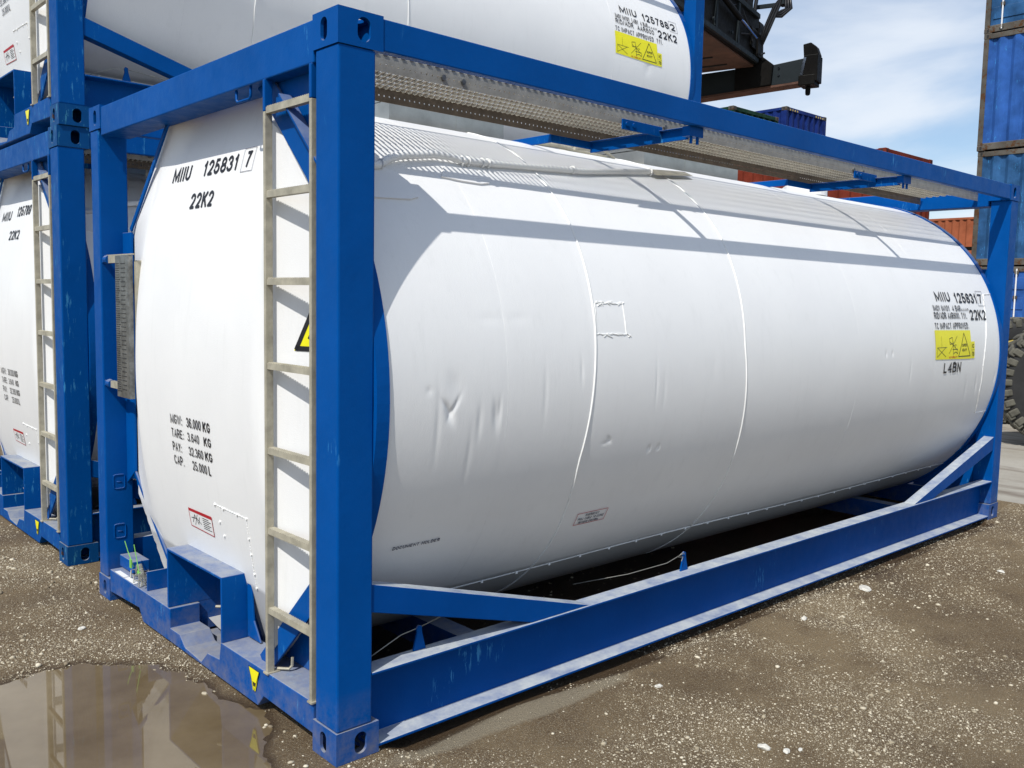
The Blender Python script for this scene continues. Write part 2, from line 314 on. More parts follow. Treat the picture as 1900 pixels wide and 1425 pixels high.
GL={'0':[_arc(.5,.5,.5,.5,0,360,20)],'1':[[(.12,.76),(.42,.84),(.66,1)],[(.66,1.0),(.66,0)]],'2':[_arc(.5,.73,.47,.27,165,-25)+[(.72,.40),(.04,.0)],[(.0,.0),(1,.0)]],
'3':[_arc(.46,.75,.44,.25,160,-90),_arc(.46,.26,.52,.26,90,-160)],'4':[[(.78,0),(.78,1),(.0,.28),(1.05,.28)]],'5':[[(.9,1),(.18,1),(.08,.5)]+_arc(.46,.31,.52,.31,125,-160)],
'6':[_arc(.5,.32,.48,.32,0,360,16),_arc(.55,.5,.53,.5,45,185)],'7':[[(0,1),(1,1),(.55,.5),(.35,0)]],'8':[_arc(.5,.75,.42,.25,0,360,14),_arc(.5,.26,.5,.26,0,360,14)],'9':[_arc(.5,.68,.48,.32,0,360,16),_arc(.45,.5,.53,.5,5,-140)],
'A':[[(0,0),(.5,1),(1,0)],[(.2,.32),(.8,.32)]],'B':[[(0,0),(0,1),(.55,1)]+_arc(.55,.76,.38,.24,90,-90)+[(0,.52)],[(.55,.52)]+_arc(.58,.26,.42,.26,90,-90)+[(0,0)]],'C':[_arc(.52,.5,.5,.5,40,320,14)],
'D':[[(0,0),(0,1),(.45,1)]+_arc(.45,.5,.55,.5,90,-90,12)+[(0,0)]],'E':[[(1,1),(0,1),(0,0),(1,0)],[(0,.52),(.85,.52)]],'F':[[(1,1),(0,1),(0,0)],[(0,.5),(.85,.5)]],'G':[_arc(.5,.5,.5,.5,40,345,14)+[(1,.45),(.6,.45)]],
'H':[[(0,0),(0,1)],[(1,0),(1,1)],[(0,.5),(1,.5)]],'I':[[(.5,0),(.5,1)]],'J':[[(1,1),(1,.3)]+_arc(.5,.28,.5,.28,0,-170)],'K':[[(0,0),(0,1)],[(1,1),(.05,.42)],[(.35,.62),(1,0)]],'L':[[(0,1),(0,0),(1,0)]],
'M':[[(0,0),(0,1),(.5,.12),(1,1),(1,0)]],'N':[[(0,0),(0,1),(1,0),(1,1)]],'O':[_arc(.5,.5,.5,.5,0,360,20)],'P':[[(0,0),(0,1),(.55,1)]+_arc(.55,.73,.42,.27,90,-90)+[(0,.46)]],
'Q':[_arc(.5,.5,.5,.5,0,360,20),[(.6,.25),(1,-.05)]],'R':[[(0,0),(0,1),(.55,1)]+_arc(.55,.74,.42,.26,90,-90)+[(0,.48)],[(.55,.48),(1,0)]],'S':[_arc(.5,.75,.45,.25,30,270)+_arc(.5,.25,.48,.25,90,-150)],
'T':[[(0,1),(1,1)],[(.5,1),(.5,0)]],'U':[[(0,1),(0,.32)]+_arc(.5,.30,.5,.30,180,360)+[(1,1)]],'V':[[(0,1),(.5,0),(1,1)]],'W':[[(0,1),(.25,0),(.5,.9),(.75,0),(1,1)]],'X':[[(0,0),(1,1)],[(0,1),(1,0)]],'Y':[[(0,1),(.5,.5),(1,1)],[(.5,.5),(.5,0)]],
'.':[[(.5,-.0),(.5,.06)]],':':[[(.5,.0),(.5,.06)],[(.5,.58),(.5,.64)]],'/':[[(0,0),(1,1)]],'-':[[(.1,.45),(.9,.45)]]}
GW={'I':.20,'1':.44,'.':.20,':':.20,' ':.30,'M':.80,'W':.88,'/':.36,'-':.4,'L':.52,'F':.54,'E':.58,'J':.5}
class Mark:                       # printing laid on a curved surface
    def __init__(s,mp,off=.003): s.m=MB(); s.mp=mp; s.off=off
    def text(s,txt,u0,u1,v0,v1,bold=.18):
        h=v1-v0; t=h*bold; nat=sum(GW.get(c,.60) for c in txt)+.13*(len(txt)-1); k=(u1-u0)/nat; u=u0; q=0
        for c in txt:
            w=GW.get(c,.60)*k; tx=min(t,w*.34) if c not in 'I.:1' else t*.95
            for st in GL.get(c,[]):
                pts=[(u+tx/2+(w-tx)*a,v0+t/2+(h-t)*b) for a,b in st]; s.ribbon(pts,tx,t,.00002*(q%7)); q+=1
            u+=w+.13*k
        return s
    def ribbon(s,pts,tx,ty,doff=0):
        closed=len(pts)>3 and math.hypot(pts[0][0]-pts[-1][0],pts[0][1]-pts[-1][1])<1e-6; n=len(pts); L_=[];R_=[]
        nr=[]
        for a,b in zip(pts,pts[1:]):
            dx_,dy_=b[0]-a[0],b[1]-a[1]; l=math.hypot(dx_,dy_) or 1e-9; nr.append((-dy_/l,dx_/l,dx_/l,dy_/l))
        for i,p in enumerate(pts):
            n0=nr[i-1] if i>0 else (nr[-1] if closed else nr[0]); n1=nr[i] if i<n-1 else (nr[0] if closed else nr[-1])
            mx_,my_=n0[0]+n1[0],n0[1]+n1[1]; l=math.hypot(mx_,my_)
            if l<.25: mx_,my_=n1[0],n1[1]; l=1
            mx_/=l;my_/=l; f=min(1/max(mx_*n1[0]+my_*n1[1],.45),2.0)
            ex=ey=0
            if not closed and i==0: ex,ey=-n1[2]*ty*.5*(abs(n1[3])),-n1[3]*ty*.5
            if not closed and i==n-1: ex,ey=n0[2]*tx*.5*abs(n0[3]),n0[3]*ty*.5
            L_.append((p[0]+mx_*f*tx/2+ex,p[1]+my_*f*ty/2+ey)); R_.append((p[0]-mx_*f*tx/2+ex,p[1]-my_*f*ty/2+ey))
        P=[s.mp(a,b,s.off+doff) for ab in zip(L_,R_) for a,b in ab]; s.m.add(P,[(2*i,2*i+1,2*i+3,2*i+2) for i in range(n-1)])
    def text_old(s,txt,u0,u1,v0,v1,slant=0,bold=.012,rise=0):
        V,F=text_mesh(txt,bold); mn=V.min(0); mxx=V.max(0)
        q=(V-mn)/(mxx-mn); P=[s.mp(u0+(u1-u0)*a+slant*(b-.5),v0+(v1-v0)*b+rise*a,s.off) for a,b in q]; s.m.add(P,F); return s
    def quad(s,c,nu=8,nv=6,off=None):   # c: 4 corners (u,v) ll, lr, ur, ul
        off=s.off if off is None else off; P=[];F=[]
        for j in range(nv+1):
            for i in range(nu+1):
                a=i/nu;b=j/nv; u=(1-b)*((1-a)*c[0][0]+a*c[1][0])+b*((1-a)*c[3][0]+a*c[2][0]); v=(1-b)*((1-a)*c[0][1]+a*c[1][1])+b*((1-a)*c[3][1]+a*c[2][1])
                P.append(s.mp(u,v,off))
        for j in range(nv):
            for i in range(nu): k=j*(nu+1)+i; F.append((k,k+1,k+nu+2,k+nu+1))
        s.m.add(P,F); return s
    def line(s,pts,w,closed=False,n=4):
        pts=list(pts)+([pts[0]] if closed else [])
        for a,b in zip(pts,pts[1:]):
            d=Vector((b[0]-a[0],b[1]-a[1])); l=d.length
            if l<1e-6: continue
            d/=l; nrm=Vector((-d.y,d.x))*w/2; e=d*w*.4
            s.quad([(a[0]-e.x-nrm.x,a[1]-e.y-nrm.y),(b[0]+e.x-nrm.x,b[1]+e.y-nrm.y),(b[0]+e.x+nrm.x,b[1]+e.y+nrm.y),(a[0]-e.x+nrm.x,a[1]-e.y+nrm.y)],n,1)
        return s
    def build(s,name,mat,parent): return s.m.build(name,mat,parent)
def grid_mesh(P,nu,nv,wrap=False):
    F=[]
    for j in range(nv-1+(1 if wrap else 0)):
        for i in range(nu-1): a=j*nu+i; b=((j+1)%nv)*nu+i; F.append((a,a+1,b+1,b))
    return F
def shell_mesh(name,nx,nt,dents,wav=.0018,seed=0):
    xs=np.linspace(.20,5.86,nx) if nx<400 else np.concatenate([np.arange(.20,2.0,.0058),np.arange(2.0,3.9,.02),np.arange(3.9,4.45,.007),np.arange(4.45,5.2,.02),np.arange(5.2,5.86,.008),[5.86]]); nx=len(xs)
    th=np.concatenate([np.linspace(R(-88),R(-25),60 if nt>200 else 40,endpoint=False),np.linspace(R(-25),R(22),150 if nt>200 else 40,endpoint=False),np.linspace(R(22),R(100),70 if nt>200 else 40,endpoint=False),np.linspace(R(100),R(272),48,endpoint=False)])
    X,T=np.meshgrid(xs,th); S=T*TR; D=np.zeros_like(X)
    for (x,s_,d,sx,ss,sk) in dents:
        u=(X-x)+sk*(S-s_); D-= .62*d*np.exp(-(u/sx)**2-((S-s_)/ss)**2)
    vis=(th<R(100))
    wv=np.zeros_like(X)
    for k in range(9):
        fx,ft,ph=rng.uniform(.5,3.5),rng.uniform(2,9),rng.uniform(0,6.28); wv+=np.sin(fx*X*2+ph+1.3*np.sin(T*3+k))*np.sin(ft*T+ph*2+.8*np.sin(X*2+k))
    D+=wav*wv*.45*vis[:,None]
    # slight quilting of the cladding sheets between the bands
    for xb in (.765,1.265,2.45,3.63,4.70): D-= .0005*np.exp(-((X-xb)/.02)**2)
    Rr=TR+D; P=np.stack([X,TY-Rr*np.cos(T),TZ+Rr*np.sin(T)],-1).reshape(-1,3)
    n=len(th); idx=np.arange(n*nx).reshape(n,nx); a=idx; b=np.roll(idx,-1,0)
    F=np.stack([a[:,:-1],a[:,1:],b[:,1:],b[:,:-1]],-1).reshape(-1,4)
    me=bpy.data.meshes.new(name); me.vertices.add(len(P)); me.vertices.foreach_set('co',P.astype(np.float32).ravel())
    me.loops.add(F.size); me.loops.foreach_set('vertex_index',F.astype(np.int32).ravel())
    me.polygons.add(len(F)); me.polygons.foreach_set('loop_start',np.arange(0,F.size,4,dtype=np.int32)); me.polygons.foreach_set('loop_total',np.full(len(F),4,dtype=np.int32))
    me.update(calc_edges=True); me.validate(); me.polygons.foreach_set('use_smooth',[True]*len(me.polygons)); return me
DENTS=[(.385,.034,.003,.015,.015,0),(.484,-.06,.012,.016,.035,.3),(.505,-.035,.008,.010,.04,-.6),(.47,-.03,.008,.010,.03,.8),(.51,.05,.005,.035,.05,.2),(.43,-.10,.004,.012,.12,0),(.633,-.10,.005,.012,.06,0),(.716,-.085,.009,.016,.055,.1),(.735,-.06,.005,.008,.05,0),
 (.593,-.23,.003,.012,.09,0),(.70,.30,.002,.06,.02,0),(.85,.30,.002,.05,.02,0),(.982,-.01,.003,.012,.10,0),(1.198,.076,.004,.008,.05,0),(1.409,-.243,.008,.012,.014,.6),(1.385,-.255,.004,.02,.007,-.5),(1.707,-.315,.009,.011,.014,0),(1.777,-.315,.008,.010,.012,0),
 (1.702,.0,.003,.008,.10,0),(1.76,-.04,.002,.012,.08,0),(2.15,.06,.002,.02,.1,0),(3.985,.075,.006,.010,.02,0),(4.07,.075,.006,.009,.018,0),(5.473,-.19,.008,.015,.06,.3),(5.30,-.22,.004,.02,.08,.3),(5.81,-.152,.006,.015,.05,0),(4.342,-.051,.003,.012,.09,0),(3.07,.27,.0015,.1,.05,0),(.85,-.55,.002,.06,.02,0)]
def casting_mesh():
    # ISO corner casting with its outer corner at the origin, reaching +x .178, +y .162, +z .118
    m=MB(); a,b,c=.178,.162,.118; t=.012; e=0
    v,f=holed([(0,0),(a,0),(a,c),(0,c)],[oval(.101,c/2,.026,.040)[0:]],t)
    m.add([(x,t/2+z,y) for x,y,z in v],f)                       # long side face (y=0)
    v,f=holed([(t,0),(b,0),(b,c),(t,c)],[oval(.089,c/2,.021,.038)],t)
    m.add([(t/2+z,x,y) for x,y,z in v],f)                       # end face (x=0)
    v,f=holed([(t,t),(a,t),(a,b),(t,b)],[[(y+.09-.0,x+.08) for x,y in oval(0,0,.03,.055)]],t)
    m.add([(x,y,c-t/2-.0005+z) for x,y,z in v],f)               # top/bottom face
    m.box(a-t,a-.0006,t,b-.0005,.0006,c-t-.001); m.box(t,a-t-.0006,b-t,b-.0006,.0006,c-t-.001); m.box(t+.0006,a-t-.0006,t+.0006,b-t-.0006,.0007,.012)
    return m
def tank_container(loc,label,markings,detail=True,mats=('blue','white')):
    BL,WH=mats
    T=thing('tank_container',label,'tank container',loc)
    # ---- castings
    cm=casting_mesh()
    for ix in (0,1):
        for iy in (0,1):
            for iz in (0,1):
                sx,sy,sz=(1,-1)[ix],(1,-1)[iy],(-1,1)[iz]
                vs=[(TL*ix+sx*x,TW*iy+sy*y,(TH-c0 if 0 else 0)+(z if iz==0 else 0)) for x,y,z in []]
                q=MB(); flip=(sx*sy*(1 if iz else -1))<0
                vs=[(TL*ix+sx*x,TW*iy+sy*y,(TH-.118+z) if iz else (.118-z)) for x,y,z in cm.v]
                q.add(vs,[f[::-1] if flip else f for f in cm.f]); q.build('corner_casting',BL if detail else 'blue_cast',T)
    # ---- posts
    for ix in (0,1):
        for iy in (0,1):
            w=(.150 if iy==0 else .118) if ix==0 else .150
            x0,x1=(.004,.150) if ix==0 else (TL-.150,TL-.004)
            y0,y1=(.003,w) if iy==0 else (TW-w,TW-.003)
            m=MB().box(x0,x1,y0,y1,.1185,TH-.1185); po=m.build('corner_post',BL,T,bevel=.007)
            if ix==0 and iy==1:      # pressed number squares on the inner face of the post
                for zz in (.63,.36):
                    k=MB(); sg_=lambda v:math.copysign(abs(v)**.35,v); pts=[(.075+.030*sg_(math.cos(t)),y0-.0005,zz+.038*sg_(math.sin(t))) for t in np.linspace(0,2*PI,29)]
                    k.tube(pts,.0035,6,False); k.tube([(.062,y0-.0005,zz),(.088,y0-.0005,zz-.004)],.003,6); k.build('weld_mark',BL,po,smooth=True)
    # ---- rails
    for iy in (0,1):
        s=1 if iy==0 else -1; y0=0 if iy==0 else TW
        def yy(a,b): return (y0+s*a,y0+s*b) if s>0 else (y0+s*b,y0+s*a)
        m=MB(); m.box(.179,TL-.179,*yy(.003,.046),2.478,2.584); m.build('top_rail',BL,T,bevel=.004)
        prof=[(.002,.018),(.095,.018),(.095,.302),(.002,.302),(.002,.292),(.082,.288),(.082,.034),(.002,.029)]
        prof=[(y0+s*a,b) for a,b in prof]
        m=MB().prism(prof,'x',.151,TL-.151); m.build('bottom_rail','blue_rail' if detail else BL,T,bevel=.0025)
        for x0,z0,x1,z1 in ((.150,.575,1.30,.262),(TL-.150,.60,4.55,.262)):
            m=MB(); m.prism([(x0,z0-.052),(x1-(.35 if x0<1 else -.30),.3025),(x1,.3025),(x0,z0+.052)],'y',*yy(.010,.085)); m.build('diagonal_brace','blue_rail' if detail else BL,T,bevel=.003)
    for ix in (0,1):
        f=lambda a,b:(a,b) if ix==0 else (TL-b,TL-a)
        # end beams
        m=MB(); m.box(*f(.004,.150),.163,TW-.163,2.435,2.578)
        m.build('top_end_beam',BL,T,bevel=.005)
        prof=[(.163,.060),(.545,.068),(.595,.014),(1.815,.014),(1.86,.072),(2.2,.055),(TW-.163,.05),(TW-.163,.172),(1.473,.172),(1.473,.079),(1.365,.080),(1.306,.036),(1.13,.026),(1.064,.084),(.945,.094),(.930,.172),(.163,.178)]
        m=MB().prism(prof,'x',*f(.003,.150)); m.build('bottom_end_beam',BL,T,bevel=.004)
        # octagonal collar
        X0,X1=(.118,.130); 
        yl,yr=.243,2.200
        for q_ in ([(.15,.62),(yl,.70),(yl,1.953),(.15,1.953)],[(TW-.118,.62),(yr,.70),(yr,1.953),(TW-.118,1.953)]):
            MB().prism(q_,'x',*f(X0,X1)).build('collar_plate',BL,T,bevel=.0015,seg=1)
        def strip(ya,za,yb,zb,wd,xa=.118,xb_=.128):
            d=Vector((yb-ya,zb-za)).normalized(); n_=Vector((-d.y,d.x)); c=Vector((TY,TZ)); 
            if (Vector((ya,za))-c).dot(n_)<0: n_=-n_
            m=MB(); m.prism([(ya,za),(yb,zb),(yb+n_.x*wd,zb+n_.y*wd),(ya+n_.x*wd,za+n_.y*wd)],'x',*f(xa,xb_)); m.build('collar_strip',BL,T)
        if ix==0: strip(.19,1.965,.655,2.430,.095,.050,.060)
        strip(yr,1.955,1.70,2.434,.022)
        strip(.19,.665,.665,.19,.09,.050,.060); strip(yr,.698,1.62,.19,.020)
        if ix==0:
            m=MB(); m.prism([(.152,1.86),(.152,2.434),(.60,2.434)],'x',.064,.071); m.bar((.035,.152,2.10),(.035,.42,2.37),.05,.008,(0,1,-1)); m.build('corner_gusset',BL,T)
            MB().box(.06,.148,2.1,2.29,.178,.24).build('corner_block',BL,T,bevel=.004)
        # tank ring
        m=MB(); n=120; pr=[(.150,1.2145),(.150,1.235),(.205,1.235),(.205,1.2145)]
        if ix: pr=[(TL-a,b) for a,b in pr]
        P=[];F=[]
        for k in range(n):
            t=2*PI*k/n
            for a,b in pr: P.append((a,TY-b*math.cos(t),TZ+b*math.sin(t)))
        for k in range(n):
            if ix==0 and abs(1.23*math.sin(2*PI*(k+.5)/n))>.68: continue
            for j in range(4):
                q=(k*4+j,((k+1)%n)*4+j,((k+1)%n)*4+(j+1)%4,k*4+(j+1)%4); F.append(q if ix==0 else q[::-1])
        for sd in ((-1,1) if ix==0 else (0,)):
            Fs=[f_ for f_ in F if sd==0 or (P[f_[0]][1]-TY)*sd>0]; us=sorted({i for f_ in Fs for i in f_}); mpp={v:i for i,v in enumerate(us)}
            MB().add([P[i] for i in us],[tuple(mpp[i] for i in f_) for f_ in Fs]).build('tank_ring',BL,T)
        m=MB(); m.prism([(.151,.18),(.151,.58),(.24,.55),(.62,.18)],'x',*f(.136,.146)); m.build('corner_gusset',BL,T)
    # ---- shell
    me=shell_mesh('cladding',440 if detail else 180,300 if detail else 120,DENTS if detail else [(5.2,-.05,.012,.03,.05,0),(5.55,-.3,.01,.2,.1,0),(1.2,-.2,.01,.05,.1,0),(2.6,.3,.008,.1,.08,0)],.0004 if detail else .0010)
    sh=link_mesh('tank_cladding',me,WH,T)
    def xb(pts,s):
        ss=[p[0] for p in pts]; return float(np.interp(s,ss,[p[1] for p in pts]))
    B1=[(-2,1.29),(-.8,1.272),(-.336,1.235),(.28,1.30),(.748,1.33),(2,1.34)]; B2=[(-2,2.5),(-.998,2.5),(-.557,2.47),(.163,2.42),(.775,2.49),(2,2.5)]
    for pts,w in ((B1,.0048),(B2,.0044)):
        m=MB(); m.tube([m_cyl(xb(pts,s),s,.0008) for s in np.linspace(-1.35,1.7,60)],w,6,False); m.build('cladding_band','bead',sh,smooth=True)
    for x0 in (.775,3.64,4.71):
        m=MB(); m.tube([m_cyl(x0,s,-.0012) for s in np.linspace(-1.5,1.9,70)],.0016,4,False); m.build('sheet_seam',WH,sh,smooth=True)
    m=MB(); m.tube([m_cyl(x,-.985-.012*math.sin(x*2),-.0005) for x in np.linspace(.2,5.86,90)],.0042,5,False)
    for x in np.arange(.35,5.8,.21): c=m_cyl(x,-.985-.012*math.sin(x*2),.003); m.box(c[0]-.006,c[0]+.006,c[1]-.004,c[1]+.004,c[2]-.006,c[2]+.006)
    m.build('rivet_seam','bead',sh)
    # ---- end heads
    for ix in (0,1):
        m=MB(); P=[];F=[]; ys_=np.concatenate([np.linspace(TY-1.0,TY-.72,8),np.linspace(TY-.70,TY-.60,14),np.linspace(TY-.57,TY+.57,40),np.linspace(TY+.60,TY+.70,14),np.linspace(TY+.72,TY+1.0,8)]); zs_=np.linspace(.10,2.475,96); W_=len(ys_)
        def okp(y,z): return abs(y-TY)+abs(z-TZ)<1.712 and (ix==0 or math.hypot(y-TY,z-TZ)<1.19) and not (ix==0 and .935<y<1.495 and z<.45)
        for z in zs_:
            for y in ys_:
                e_=abs(y-TY)+abs(z-TZ)-1.70; yq,zq=y,z
                if 0<e_<.08: yq-=math.copysign(e_/2,y-TY); zq-=math.copysign(e_/2,z-TZ)
                P.append((head_x(yq,zq),yq,zq))
        ks={(i,j) for j in range(len(zs_)-1) for i in range(W_-1) if okp((ys_[i]+ys_[i+1])/2,(zs_[j]+zs_[j+1])/2)}
        for i,j in ks: F.append((j*W_+i,(j+1)*W_+i,(j+1)*W_+i+1,j*W_+i+1))
        for i,j in ks:       # rim turned back towards the barrel
            for (di,dj,a_,b_) in ((1,0,(i+1,j),(i+1,j+1)),(-1,0,(i,j+1),(i,j)),(0,1,(i+1,j+1),(i,j+1)),(0,-1,(i,j),(i+1,j))):
                if (i+di,j+dj) in ks: continue
                p0=P[a_[1]*W_+a_[0]]; p1=P[b_[1]*W_+b_[0]]; k=len(P); P+=[(.26,p0[1],p0[2]),(.26,p1[1],p1[2])]; F.append((a_[1]*W_+a_[0],b_[1]*W_+b_[0],k+1,k))
        if ix: P=[(TL-x,y,z) for x,y,z in P]; F=[f[::-1] for f in F]
        m.add(P,F); hd=m.build('tank_end',WH,T,smooth=True); hd.data.set_sharp_from_angle(angle=R(40))
        if ix==0: head=hd
    # ---- outlet recess
    m=MB(); m.prism([(.918,.172),(.918,.458),(1.503,.458),(1.503,.173),(1.491,.173),(1.491,.446),(.930,.446),(.930,.172)],'x',.004,.24)
    m.prism([(.80,.18),(.86,.26),(.885,.47),(.93,.508),(1.2,.503),(1.45,.510),(1.56,.50),(1.59,.44),(1.62,.22),(1.63,.18),(1.52,.18),(1.506,.459),(.915,.459),(.913,.18)],'x',.118,.128)
    m.box(.40,.41,.93,1.49,.03,.446); m.box(.15,.40,.919,.929,.03,.446); m.box(.15,.40,1.492,1.502,.03,.446); m.box(.15,.40,.93,1.49,.010,.022); m.box(.20,.40,.93,1.49,.447,.457)
    rc=m.build('outlet_recess',BL,T,bevel=.002,seg=1)
    m=MB(); m.tube([(.06,1.02,.30),(.055,1.0,.24),(.05,.975,.17),(.06,.962,.11)],.005,6); m.tube([(.03,1.03,.298),(.06,.985,.303),(.05,.97,.29)],.006,6)
    n=14; m.tube([(.05,.955,.12+.0),(.062,.955,.12)],.030,n); m.build('valve_lever','galv',rc,smooth=False)
    # ---- ladder
    Ld=MB().box(0,.0001,0,.0001,0,.0001)
    lad=MB().box(.000,.032,.506,.522,.176,2.32).build('ladder','galv',T,bevel=.003)
    MB().box(.000,.032,.171,.187,.176,2.32).build('ladder_stile','galv',lad,bevel=.003)
    for y0,y1 in ((.506,.522),(.171,.187)): MB().box(-.0005,.0325,y0-.0005,y1+.0005,2.3205,2.436).build('ladder_hanger',BL,lad,bevel=.003)
    for z in (2.351,2.029,1.707,1.39,1.066,.754,.439):
        if z>2.3: z=2.335
        m=MB(); m.box(.0045,.028,.1875,.5055,z-.023,z)
        for k in range(24):
            y=.195+k*.0128; m.add([(.0045,y,z),(.0045,y+.010,z),(.030,y+.010,z),(.030,y,z),(.0045,y+.005,z+.004),(.030,y+.005,z+.004)],[(0,1,4),(3,5,2),(0,4,5,3),(1,2,5,4)])
        m.build('rung','galv',lad,bevel=0)
    m=MB(); m.box(-.006,.05,.495,.530,.173,.179); m.box(-.006,.05,.160,.192,.173,.179); m.tube([(.045,.508,.185),(.075,.47,.187),(.085,.465,.20),(.085,.462,.235)],.006,6); m.box(.055,.060,.555,.590,.18,.245); m.build('ladder_foot','galv',lad)
    # ---- handle below the top beam
    m=MB(); m.tube([(.02,.775,2.445),(.02,.775,2.40),(.02,.765,2.390),(.02,.665,2.390),(.02,.655,2.40),(.02,.655,2.445)],.0055,8); m.build('grab_handle',BL,T,smooth=True)
    # ---- measuring plate
    pl=MB().box(.004,.030,1.935,2.110,1.115,1.825).build('scale_plate','stain_d',T,bevel=.002)
    m=MB()
    for k in range(58):
        z=1.145+k*.0112; m.box(.0015,.004,2.075-(.028 if k%5==0 else .016),2.10,z,z+.003)
        if k%2: m.box(.0015,.004,1.975,2.03,z,z+.0028)
    m.build('scale_marks','black',pl)
    MB().box(.034,.060,1.895,1.932,1.15,1.80).build('plate_backing','galv',pl,bevel=.002)
    m=MB(); m.box(.010,.022,1.88,2.245,1.826,1.832); m.box(.010,.028,2.111,2.24,1.790,1.8255); m.box(.010,.028,2.111,2.24,1.150,1.185); m.build('plate_arm','galv',pl)
    m=MB(); m.tube([(.02,2.225,1.808),(.02,2.27,1.808)],.024,12); m.tube([(.02,2.225,1.168),(.02,2.27,1.168)],.022,12); m.box(.01,.03,2.25,TW-.119,1.795,1.82); m.box(.01,.03,2.25,TW-.119,1.155,1.18); m.build('plate_lug',BL,pl)
    # ---- seals at the lower left corner
    m=MB(); m.box(.02,.15,1.79,1.80,.173,.27); m.build('seal_bracket',BL,T)
    m=MB()
    for k in range(8):
        y=1.92+.13*math.sin(k*2.1)*.8+.04; x=.035+.03*math.cos(k*1.7); h=.20+.06*random.random()
        m.tube([(x,y,.176),(x+.01,y+.02,h),(x+.02,y-.01,h+.01),(x+.03,y-.015,.18),(x+.01,y-.03,.19),(x,y-.02,h-.01)],.0035,5)
    for k in range(5): m.tube([(.02+.01*k,1.86+.035*k,.232+.006*(k%2)),(.03+.01*k,1.88+.035*k,.236)],.012,8)
    m.build('cable_seal','wire',T)
    m=MB(); m.tube([(.03,2.00,.245),(.02,2.05,.315),(.01,2.065,.37)],.0022,5); m.tube([(.02,1.90,.235),(.02,1.93,.30),(.015,1.95,.375)],.0022,5); m.box(.015,.020,1.995,2.02,.24,.285); m.box(.02,.025,1.885,1.93,.228,.242); m.build('seal_tag','green',T)
    m=MB(); m.box(.008,.035,2.085,2.215,.1725,.1735); m.box(.008,.035,1.945,2.075,.1725,.1735); m.build('beam_label','label',T)
    # ---- walkway
    WA,WB,WZ=.242,.690,2.538; p=.0268; nrow=5; rw=(WB-WA-.04)/nrow
    m=MB(); sl_=.094; ps=.0300; W2=(WB-WA-.04)
    for i in range(int(5.58/ps)):
        xa=.17+i*ps; m.obox((xa+sl_/2,(WA+WB)/2,WZ-.0065),(sl_/2,W2/2,0),(.0034,0,0),(0,0,.0032))
    wk=m.build('walkway','alu_shade',T)
    m=MB()
    for k in range(7):
        ya=WA+.034+k*W2/7
        for i in range(int(5.58/ps)):
            xa=.1745+i*ps+sl_*(k+.4)/7; m.add([(xa-.0045,ya-.020,WZ-.0100),(xa+.0045,ya-.014,WZ-.0100),(xa+.0045,ya+.022,WZ-.0100),(xa-.0045,ya+.016,WZ-.0100),(xa-.003,ya-.010,WZ-.019),(xa+.003,ya-.006,WZ-.019),(xa+.003,ya+.012,WZ-.019),(xa-.003,ya+.008,WZ-.019)],[(0,1,2,3),(4,7,6,5),(0,4,5,1),(1,5,6,2),(2,6,7,3),(3,7,4,0)])
    m.build('tread_teeth','alu',wk)
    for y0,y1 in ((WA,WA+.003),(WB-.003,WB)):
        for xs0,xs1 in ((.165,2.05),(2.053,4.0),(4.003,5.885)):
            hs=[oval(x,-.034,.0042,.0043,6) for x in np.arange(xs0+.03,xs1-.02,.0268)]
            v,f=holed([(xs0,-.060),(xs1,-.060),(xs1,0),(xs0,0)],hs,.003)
            q=MB().add([(x,y0+.0015+z,WZ+y) for x,y,z in v],f); q.build('walkway_flange','alu_f' if y0<WA+.01 else 'alu_shade',wk)  # far flange gets the darker metal, its inner-face shade is painted in
    m=MB(); m.box(.165,5.885,WA+.0035,WA+.02,WZ-.003,WZ+.002); m.box(.165,5.885,WB-.02,WB-.0035,WZ-.003,WZ+.002)
    for x in np.arange(.18,5.87,.0402): m.box(x,x+.02,WA-.004,WA+.004,WZ+.0005,WZ+.004)
    m.build('walkway_edge','alu',wk)
    for x in (.62,.72,2.0,2.12,3.9,4.02):
        m=MB(); c=(x,WA-.004,WZ-.034); m.tube([(x,WA-.010,WZ-.034),(x,WA,WZ-.034)],.0115,6); m.build('bolt','stain_d',wk)
    for X in (1.975,4.20):
        b=MB(); b.box(X-.004,X+.004,.075,WB+.02,2.425,2.476); b.box(X-.03,X+.004,.075,WB+.02,2.4765,2.4795)
        b.box(X-.30,X-.004,WA-.012,WA-.004,2.452,2.500)
        b.box(X-.30,X-.004,WB+.005,WB+.012,2.440,2.480); b.box(X-.31,X-.3005,WB+.005,1.25,2.44,2.482)
        br=b.build('walkway_bracket',BL,T,bevel=.0015,seg=1)
        q=MB(); q.box(X-.05,X+.055,.030,.074,2.432,2.4775)
        for a in (-.02,.03): q.tube([(X+a,.045,2.40),(X+a,.045,2.432)],.008,6)
        for a in (-.22,-.27): q.tube([(X+a,WA-.018,2.477),(X+a,WA-.012,2.477)],.011,8)
        q.build('bracket_bolts',BL,br)
    # ---- manlid boxes on the crown
    for x0,x1 in ((.86,1.575),(2.71,3.69)):
        m=MB(); y0,y1=.955,1.50; t=.004
        m.box(x0,x1,y0,y0+t,2.44,2.558); m.box(x0,x0+t,y0+t,y1,2.44,2.558); m.box(x1-t,x1,y0+t,y1,2.44,2.558); m.box(x0+t,x1-t,y1-t,y1,2.44,2.558)
        m.box(x0+.4,x0+.402,y0-.001,y0,2.44,2.556)
        m.box(x0+.01,x1-.01,y0+.03,y1-.03,2.565,2.580)
        bx=m.build('spill_box','stain',T)
        q=MB()
        for a in np.linspace(x0+.12,x1-.12,3): q.tube([(a,1.2,2.50),(a,1.2,2.552)],.10,18)
        q.build('manhole_lid','stain',bx,smooth=False)
